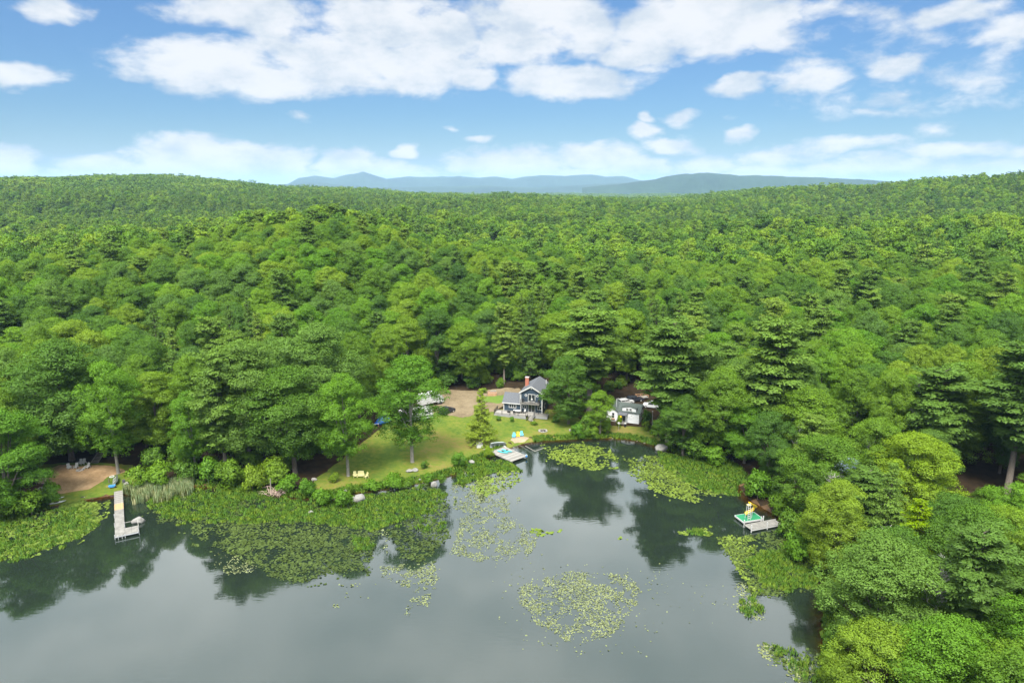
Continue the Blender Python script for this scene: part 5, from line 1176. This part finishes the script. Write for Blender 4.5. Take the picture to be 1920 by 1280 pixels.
# ------------------------------------------------------------------ boulders
BL = [(672,938,2.2,1.5,1.25,'rock','large pale boulder at the marsh edge below the yellow bench'),(585,960,1.2,.8,.55,'rock','flat pale rock sitting alone among the green marsh plants'),(768,884,1.3,.9,.5,'rock','low grey rock, left one of the pair below the lawn maple'),(778,883,1.2,.8,.6,'rock','blocky grey rock, right one of the pair below the lawn maple'),
 (814,911,1.05,.7,1.0,'rock','pointed pale stone standing at the water edge near mid picture'),(733,914,.55,.4,.35,'rock','small white stone under the widest lawn shrub'),(597,924,.7,.6,.4,'rock','small pale stone left of the large pale boulder'),(648,921,.8,.6,.4,'rock','small flat stone just above the large pale boulder'),(787,900,.5,.4,.3,'rock','little stone between the rock pair and the pointed stone'),
 (261,978,2.1,1.2,.95,'rock','big flat grey boulder in the water right of the long dock platform'),(884,868,1.3,.9,.6,'rock','round grey boulder at the bank left of the plank dock'),(1240,842,2.6,1.6,1.1,'rock','big smooth pale boulder on the cove bank under dark trees'),(589,900,1.0,.7,.5,'rock_dark','mossy stone at the left corner of the lawn'),(237,908,.8,.7,.5,'rock_dark','grey stone on the grass right of the canoe'),
 (1148,822,.5,.4,.3,'rock','small stone on the cove bank below the bird feeder'),(1195,826,.7,.5,.3,'rock','flat stone on the bank below the cottage'),(1208,830,.6,.45,.3,'rock','pale stone left of the big smooth boulder'),(1070,808,.8,.6,.5,'rock_dark','dark stone at the left side of the corner shrub'),(1133,816,.35,.3,.25,'rock','little white stone at the foot of the twin trunk')]
for k, (x, y, a, b2, c2, mt_, lb) in enumerate(BL):
    pp = flat(x, y); d = float(sdf(*pp)); p = Vector((pp[0], pp[1], -.35)) if d < 0 else g(x, y)
    lump('boulder', lb, 'boulder', p, a*.62, b2*.75, c2*(.85 if d < 0 else .7), mt_, k+11, .22, 3, rnd.uniform(-.3, .3), sink=.35)

# ------------------------------------------------------------------ plank dock with boats
zd = .5
A_ = Vector((*flat(906, 842, zd), zd)); B_ = Vector((*flat(960, 866, zd), zd)); Cc = Vector((*flat(937, 833, zd), zd)); Dd = Vector((*flat(991, 855.5, zd), zd))
Ld = ((B_-A_).length+(Dd-Cc).length)/2; ux = ((B_-A_)+(Dd-Cc)).normalized(); rzd = math.atan2(ux.y, ux.x); uy = Vector((-ux.y, ux.x, 0)); Wd_ = ((Cc-A_).dot(uy)+(Dd-B_).dot(uy))/2
dk1 = root('plank_dock', 'wide weathered plank dock reaching into the cove from the lawn', 'dock', A_, rzd)
nbd = int(Ld/.27)
for k in range(nbd):
    o_ = link('plank', mesh('plank', *box_geo(0,0,0,.245,Wd_+rnd.uniform(-.1,.12),.06), M['plank'] if rnd.random() < .6 else M['plank2']), dk1, (.14+k*.27, Wd_/2, rnd.uniform(-.008,.008))); o_.rotation_euler.z = rnd.uniform(-.008,.008)
boxes('beam', [(Ld/2,.15,-.14,Ld,.12,.2),(Ld/2,Wd_-.15,-.14,Ld,.12,.2)], M['plank2'], dk1)
for xx in (.5, Ld*.4, Ld*.75, Ld-.3):
    for yy in (.2, Wd_-.2): tubes('pile', [([(xx,yy,-2.2),(xx,yy,-.05)], .1)], M['bark'], dk1)
def kayak(name, label, cat, loc, rz, L_, wd, hh, mat, tilt=0, seats=1, flip=False):
    """hull (lofted) and cockpit"""
    ns, nr_ = 11, 8; V = []; Fq = []
    for i in range(ns):
        t = i/(ns-1); x = (t-.5)*L_; k = math.sin(math.pi*min(max(t, .02), .98))**.6; rk = .22*hh*abs(2*t-1)**3
        for j in range(nr_):
            a = 2*math.pi*j/nr_; V.append((x, math.cos(a)*wd/2*k, hh*.5+rk+math.sin(a)*hh*.5*(k if math.sin(a) < 0 else .45*k)))
    for i in range(ns-1):
        for j in range(nr_): j2 = (j+1) % nr_; Fq.append((i*nr_+j, (i+1)*nr_+j, (i+1)*nr_+j2, i*nr_+j2))
    Fq += [tuple(reversed(range(nr_))), tuple(range((ns-1)*nr_, ns*nr_))]
    r_ = root(name, label, cat, loc, rz); r_.rotation_euler = (tilt+(math.pi if flip else 0), 0, rz); link('hull', mesh('hull', V, Fq, M[mat], True), r_)
    for s_ in range(seats):
        xx = (s_-(seats-1)/2)*L_*.3; pr_ = [(xx+math.cos(q_)*.42, math.sin(q_)*.24) for q_ in np.linspace(0, 6.283, 13)[:-1]]
        v = [(a, b2, hh*.70) for a, b2 in pr_]+[(a, b2, hh*.78) for a, b2 in pr_]; n_ = 12
        link('cockpit', mesh('cockpit', v, [tuple(reversed(range(n_))), tuple(range(n_, 2*n_))]+[(i, (i+1) % n_, (i+1) % n_+n_, i+n_) for i in range(n_)], M['rubber']), r_)
    return r_
def dkp(x, y, z=.05): return on(dk1, x, y, z)
kayak('kayak', 'turquoise kayak lying nearest the water on the plank dock', 'kayak', dkp(Ld*.46, Wd_*.42), rzd+.35, 2.9, .72, .34, 'teal'); kayak('kayak', 'turquoise kayak lying on the far side of its twin on the plank dock', 'kayak', dkp(Ld*.47, Wd_*.66), rzd+.30, 2.9, .72, .34, 'teal')
def jon_boat(label, loc, rot, mat, L_=3.8, wd=1.35, hh=.5, name='rowing_boat'):
    r_ = root(name, label, 'boat', loc); r_.rotation_euler = rot
    pr = [(-1,.5),(-.6,.62),(0,.68),(.6,.62),(1,.42)]; V = []; Fq = []
    for t, w2 in pr:
        x = t*L_/2; zb = .0 if t < .9 else .2
        for (yy, zz) in ((-w2*wd,hh),(-w2*wd*.8,zb),(w2*wd*.8,zb),(w2*wd,hh),(w2*wd-.06,hh),(w2*wd*.8-.06,zb+.06),(-w2*wd*.8+.06,zb+.06),(-w2*wd+.06,hh)): V.append((x*(1 if zz < .3 else 1.05), yy, zz))
    for i in range(4):
        for j in range(8): j2 = (j+1) % 8; Fq.append((i*8+j, (i+1)*8+j, (i+1)*8+j2, i*8+j2))
    Fq += [(0,1,6,7),(1,2,5,6),(2,3,4,5)]; Fq += [tuple(32+q_ for q_ in f_) for f_ in ((7,6,1,0),(6,5,2,1),(5,4,3,2))]
    link('hull', mesh('hull', V, Fq, M[mat]), r_)
    for xx in (-.9, .3): boxes('seat', [(xx,0,hh*.75,.25,wd*1.15,.04)], M['metal'], r_)
    return r_
jon_boat('small aluminium boat tipped up on its side at the landward end of the plank dock', dkp(.9, Wd_*.75, .55), (1.9, .1, rzd+1.25), 'alu')
p = g(899, 838); t_ = root('dock_box', 'small white storage box with pitched lid beside the plank dock', 'storage box', p, .25)
boxes('box', [(0,0,.45,1.35,1.0,.9)], M['white'], t_); prism('lid', [(-.75,.9),(.75,.9),(0,1.25)], -.58, .58, M['plank'], t_)
t_ = root('dock_bumper', 'small blue and white float tied at the outer corner of the plank dock', 'float', dkp(Ld-.15, Wd_-.3, 0)); tubes('float', [([(0,-.3,.15),(0,.3,.15)], .2)], M['blue'], t_, 10); boxes('strap', [(0,0,.2,.45,.08,.4)], M['white'], t_)
# thin floating booms in the cove
for (a, b2, lb) in [((985,836),(1003,846),'thin grey pole floating on the cove, left one meeting at a corner'),((1003,846),(1020,840),'thin grey pole floating on the cove, right one meeting at a corner')]:
    q1 = Vector((*flat(*a), .05)); q2 = Vector((*flat(*b2), .05)); r_ = root('floating_pole', lb, 'pole', q1); tubes('pole', [([(0,0,0), q2-q1], .07)], M['plank'], r_)

# ------------------------------------------------------------------ long dock on the left
zl = .55; p0 = Vector((*flat(222, 921, zl), zl)); p1 = Vector((*flat(225, 1004, zl), zl)); Ll = (p1-p0).length; rzl = math.atan2((p1-p0).y, (p1-p0).x)
dk2 = root('long_dock', 'long narrow dock with pale outer panels and a square side platform at left', 'dock', p0, rzl)   # local x runs out to the water, +y is the right side
wL = 1.5; s1 = Ll*.30; s2 = Ll*.44
k = 0; x = .1
while x < s1:
    link('plank', mesh('plank', *box_geo(0,0,0,.25,wL+rnd.uniform(-.06,.06),.05), M['plank' if k % 3 else 'plank2']), dk2, (x, 0, .12-.12*x/s1)); x += .29; k += 1
while x < s2: link('plank', mesh('plank_new', *box_geo(0,0,0,.27,wL,.05), M['plank_new']), dk2, (x, 0, 0)); x += .285
npn_ = 4; pl = (Ll-s2)/npn_
for k in range(npn_): boxes('dock_panel', [(s2+pl*(k+.5),0,0,pl-.03,wL,.07)], M['dock_pale'], dk2)
PW = 2.1; PL = 2.6
for k in range(2): boxes('platform_panel', [(Ll-PL/2,wL/2+.02+PW/2*(k+.5),.004,PL-.03,PW/2-.03,.07)], M['dock_pale'], dk2)
boxes('side_rail', [(Ll/2+s1/2,wL/2-.02,-.12,Ll-s1,.06,.16),(Ll/2+s1/2,-wL/2+.02,-.12,Ll-s1,.06,.16),(Ll+.03,PW/2,-.1,.06,wL+PW,.18)], M['metal'], dk2)
for (xx, yy, zt) in [(Ll-.1,-wL/2-.05,.35),(Ll+.05,-.3,.15),(Ll+.05,.3,.15),(Ll+.05,wL/2,.15),(Ll-.1,wL/2+PW+.05,.9),(Ll-PL,wL/2+PW+.05,1.0),(Ll*.75,-wL/2-.05,.3),(Ll*.55,-wL/2-.05,.3),(Ll-PL-.6,wL/2+.05,.9)]: tubes('pile', [([(xx,yy,-2.2),(xx,yy,zt)], .05)], M['metal'], dk2)
boxes('handrail', [(Ll-PL-.3,wL/2+PW/2,.92,.08,PW,.08),(Ll-PL/2,wL/2+PW+.05,.92,PL,.08,.08)], M['plank'], dk2)

# ------------------------------------------------------------------ left beach things
p = g(80, 905); t_ = root('tool_shelter', 'small open shelter with flat grey roof at the left edge of the beach', 'shelter', p, .02)
boxes('roof', [(0,0,1.75,2.0,1.5,.1,0,-.12)], M['slate'], t_)
for s in (-1,1):
    for u_ in (-1,1): boxes('post', [(s*.85,u_*.6,.85,.09,.09,1.7)], M['plank2'], t_)
boxes('cabinet', [(-.1,.1,.5,1.4,.8,1.0)], M['pink'], t_)
p = g(80, 922); t_ = root('wooden_bench', 'faded pinkish wooden box below the grey-roofed shelter', 'wooden box', p, .05); boxes('box', [(0,0,.4,1.3,.9,.8)], M['pink'], t_); boxes('lid', [(0,0,.84,1.45,1.0,.07)], M['plank'], t_)
kayak('kayak', 'blue kayak standing short end up beside the pinkish box', 'kayak', g(95, 920)+Vector((0,0,.2)), .9, 1.6, .85, .5, 'blue')
kayak('kayak', 'white kayak hauled out at the left beach, upper one of the pair', 'kayak', g(104, 936), .45, 3.0, .75, .4, 'white'); kayak('kayak', 'white kayak hauled out at the left beach, lower one of the pair', 'kayak', g(106, 943), .5, 3.2, .7, .35, 'white')
kayak('paddle_board', 'small white board lying on the grass near the water of the beach', 'board', g(154, 932), .1, 1.1, .4, .12, 'white')
jon_boat('grey-green canoe turned on its side beside the tree at the long dock', g(219, 905)+Vector((0,0,.5)), (.9, .1, -1.1), 'hull_green', 3.2, .9, .45, 'canoe')
p = g(210, 894); t_ = root('ring_buoy', 'white ring lying on the grass left of the canoe', 'ring', p)
pts_ = [(math.cos(a)*.42, math.sin(a)*.42, .1) for a in np.linspace(0, 6.283, 15)]; tubes('ring', [(pts_, .1)], M['white'], t_, 6)
p = g(211, 915); t_ = root('wheelbarrow', 'dark blue wheelbarrow on the grass at the head of the long dock', 'wheelbarrow', p, .3)
prism('tray', [(-.5,.35),(.35,.35),(.6,.65),(-.65,.65)], -.32, .32, M['blue'], t_); tubes('wheel', [([(.6,-.05,.2),(.6,.05,.2)], .2)], M['rubber'], t_, 12); tubes('handle', [([(-1.1,.28,.6),(.5,.1,.25)], .03)], M['wood'], t_); tubes('handle', [([(-1.1,-.28,.6),(.5,-.1,.25)], .03)], M['wood'], t_)
for s in (-1,1): boxes('leg', [(-.35,s*.25,.17,.05,.05,.34)], M['black'], t_)
p = g(205, 906); t_ = root('marker_post', 'short dark post on the beach grass left of the canoe', 'post', p); boxes('post', [(0,0,.5,.14,.14,1.0)], M['bark'], t_); boxes('cap', [(0,0,1.03,.2,.2,.06)], M['bark'], t_)
p = g(222, 905); t_ = root('folding_chair', 'folded black chair on the ground right of the canoe', 'chair', p+Vector((1.1,0,0)), .5); boxes('seat', [(0,0,.25,.5,.5,.05,0,.5)], M['black'], t_); boxes('backrest', [(0,.35,.35,.5,.05,.6,0,-.9)], M['black'], t_)
for s in (-1,1): boxes('leg', [(s*.25,0,.13,.04,.5,.04,0,.4)], M['metal'], t_)
p = g(177, 868); t_ = root('wooden_stairs', 'wooden steps climbing into the woods behind the small sand beach', 'stairs', p, -.1)
for k in range(8): boxes('stair_tread', [(0,k*.32,.15+k*.19,1.5,.3,.06)], M['plank2'], t_)
boxes('stringer', [(s*.78,1.15,.75,.07,2.6,.25,0,.53) for s in (-1,1)], M['plank2'], t_)

# ------------------------------------------------------------------ cove dock, raft and slide
zr = .55; a_ = Vector((*flat(1394, 978, zr), zr)); b2 = Vector((*flat(1431, 972, zr), zr)); c2 = Vector((*flat(1383, 965, zr), zr)); rzr = math.atan2((b2-a_).y, (b2-a_).x); wr = (b2-a_).length; dr = (c2-a_).length
rf = root('swim_raft', 'floating swim raft with green carpeted top and white rim in the cove', 'raft', a_, rzr)
boxes('carpet', [(wr/2,dr/2,0,wr-.1,dr-.1,.06)], M['greenmat'], rf); boxes('rim', [(wr/2,0,-.12,wr,.08,.28),(wr/2,dr,-.12,wr,.08,.28),(0,dr/2,-.12,.08,dr,.28),(wr,dr/2,-.12,.08,dr,.28)], M['white'], rf)
boxes('float_tank', [(wr/2,dr*.25,-.38,wr-.4,.6,.35),(wr/2,dr*.75,-.38,wr-.4,.6,.35)], M['black'], rf)
sx_0 = wr*.33; lad = on(rf, sx_0, .3, .03)
sl_ = root('water_slide', 'yellow curved water slide with white ladder standing on the green raft', 'slide', lad, rzr)
Hs = 2.7
for s in (-1,1): tubes('ladder_rail', [([(s*.24,0,0),(s*.24,.25,Hs+.5)], .05)], M['white'], sl_)
for k in range(7): tubes('rung', [([(-.24,.03+k*.035,.35+k*.38),(.24,.03+k*.035,.35+k*.38)], .04)], M['white'], sl_)
pts_ = []; nsl = 14
for i in range(nsl): t = i/(nsl-1); pts_.append(Vector((.25+1.55*math.sin(math.pi*t), .45+1.0*t, (Hs-.1)*(1-t)+.35)))
V = []; Fq = []
for i, pq in enumerate(pts_):
    d_ = (pts_[min(i+1, nsl-1)]-pts_[max(i-1, 0)]).normalized(); n_ = Vector((-d_.y, d_.x, 0)).normalized()
    for yy, zz in ((-.42,.28),(-.32,0),(.32,0),(.42,.28),(.36,.28),(.27,.05),(-.27,.05),(-.36,.28)): V.append(pq+n_*yy+Vector((0,0,zz)))
for i in range(nsl-1):
    for j in range(8): j2_ = (j+1) % 8; Fq.append((i*8+j, (i+1)*8+j, (i+1)*8+j2_, i*8+j2_))
link('chute', mesh('chute', V, Fq, M['yellow']), sl_); boxes('top_platform', [(.1,.45,Hs+.05,.75,.6,.06)], M['cream'], sl_)
tubes('brace', [([(.9,.5,0),(.9,.5,Hs*.8)], .05),([(-.2,.9,0),(-.2,.6,Hs)], .05)], M['white'], sl_)
zq = .5; a_ = Vector((*flat(1408, 993, zq), zq)); b2 = Vector((*flat(1456, 984, zq), zq)); c2 = Vector((*flat(1400, 982.5, zq), zq)); rzq = math.atan2((b2-a_).y, (b2-a_).x); wq = (b2-a_).length+1.5; dq = (c2-a_).length
ck = root('cove_dock', 'short pale dock with white corner posts beside the green raft', 'dock', a_, rzq)
for k in range(int(wq/.6)): boxes('dock_panel', [(.3+k*.6,dq/2,0,.57,dq,.07)], M['dock_pale'], ck)
boxes('side_rail', [(wq/2,0,-.15,wq,.06,.2),(wq/2,dq,-.15,wq,.06,.2)], M['white'], ck)
for xx, yy in ((.1,0),(.1,dq),(wq*.55,dq+.1),(wq*.62,dq+.15),(wq*.5,0)): boxes('corner_post', [(xx,yy,-.3,.14,.14,2.4)], M['white'], ck)

# ------------------------------------------------------------------ brush pile, hidden roofs, far houses
p = g(517, 926); bp = root('brush_pile', 'tangled pile of dead grey-brown branches at the shore below the thin trees', 'brush pile', p); r_ = random.Random(4); lst = []
for k in range(90):
    a = r_.uniform(0, 6.28); rr_ = r_.uniform(0, 2.2); b2 = r_.uniform(0, 6.28); l = r_.uniform(.8, 2.6); q0 = Vector((math.cos(a)*rr_, math.sin(a)*rr_*.8, r_.uniform(0, .5))); lst.append(([q0, q0+Vector((math.cos(b2)*l*.5, math.sin(b2)*l*.5, r_.uniform(.1, 1.1)*l*.6)), q0+Vector((math.cos(b2)*l, math.sin(b2)*l, r_.uniform(0, 1.0)*l*.7))], [.045, .03, .01]))
tubes('branch_tangle', lst, M['pink'], bp, 4, kind='stuff'); tubes('trunk', [([(-1.0,.2,0),(-.9,.2,3.2)], [.14,.09])], M['bark_pale'], bp)
p = g(1612, 905); t_ = root('hidden_cabin', 'blue-grey roofed cabin glimpsed through the trees behind the cove dock', 'cabin', p, .3)
prism('wall', [(-3,0),(3,0),(3,2.6),(0,4.2),(-3,2.6)], -3.5, 3.5, M['white_side'], t_); roof_slab('roof', [(-3.4,-3.9,2.45),(0,-3.9,4.4),(0,3.9,4.4),(-3.4,3.9,2.45)], .12, 'slate', t_); roof_slab('roof', [(0,-3.9,4.403),(3.4,-3.9,2.45),(3.4,3.9,2.45),(0,3.9,4.403)], .12, 'slate', t_)
window(t_, -1.2, .2, .9, 2.1, y=-3.5, panes=2)
def far_house(label, px, py, dist, s_):
    d = pix_dir(px, py); h_ = math.hypot(d.x, d.y); p = Vector((d.x/h_*dist, d.y/h_*dist, CAM_H+d.z/h_*dist-5*s_)); t_ = root('far_house', label, 'house', p, .2)
    prism('wall', [(-9*s_,-12),(9*s_,-12),(9*s_,5*s_),(0,8*s_),(-9*s_,5*s_)], -6*s_, 6*s_, M['white_side'], t_); roof_slab('roof', [(-10*s_,-7*s_,4.8*s_),(0,-7*s_,8.4*s_),(0,7*s_,8.4*s_),(-10*s_,7*s_,4.8*s_)], .6, 'roof_grey', t_); roof_slab('roof', [(0,-7*s_,8.45*s_),(10*s_,-7*s_,4.8*s_),(10*s_,7*s_,4.8*s_),(0,7*s_,8.45*s_)], .6, 'roof_grey', t_)
    window(t_, -4*s_, 4*s_, 1*s_, 3.5*s_, y=-6*s_, panes=3, fr=.5)
far_house('tiny white building on the far wooded ridge below the low hill', 1261, 340, 5300, .7)

# ------------------------------------------------------------------ haze
v, f = box_geo(0, 14000, 105, 70000, 42000, 400)
hm = bpy.data.materials.new('haze_air'); hm.use_nodes = True; ht = hm.node_tree; ht.nodes.remove(ht.nodes['Principled BSDF'])
pv_ = ht.nodes.new('ShaderNodeVolumePrincipled'); pv_.inputs['Color'].default_value = (.44, .66, .95, 1); pv_.inputs['Density'].default_value = 6.0e-5; pv_.inputs['Anisotropy'].default_value = .1
ht.links.new(pv_.outputs[0], ht.nodes['Material Output'].inputs['Volume'])
o = link('haze', mesh('haze', v, f, hm), kind='stuff')
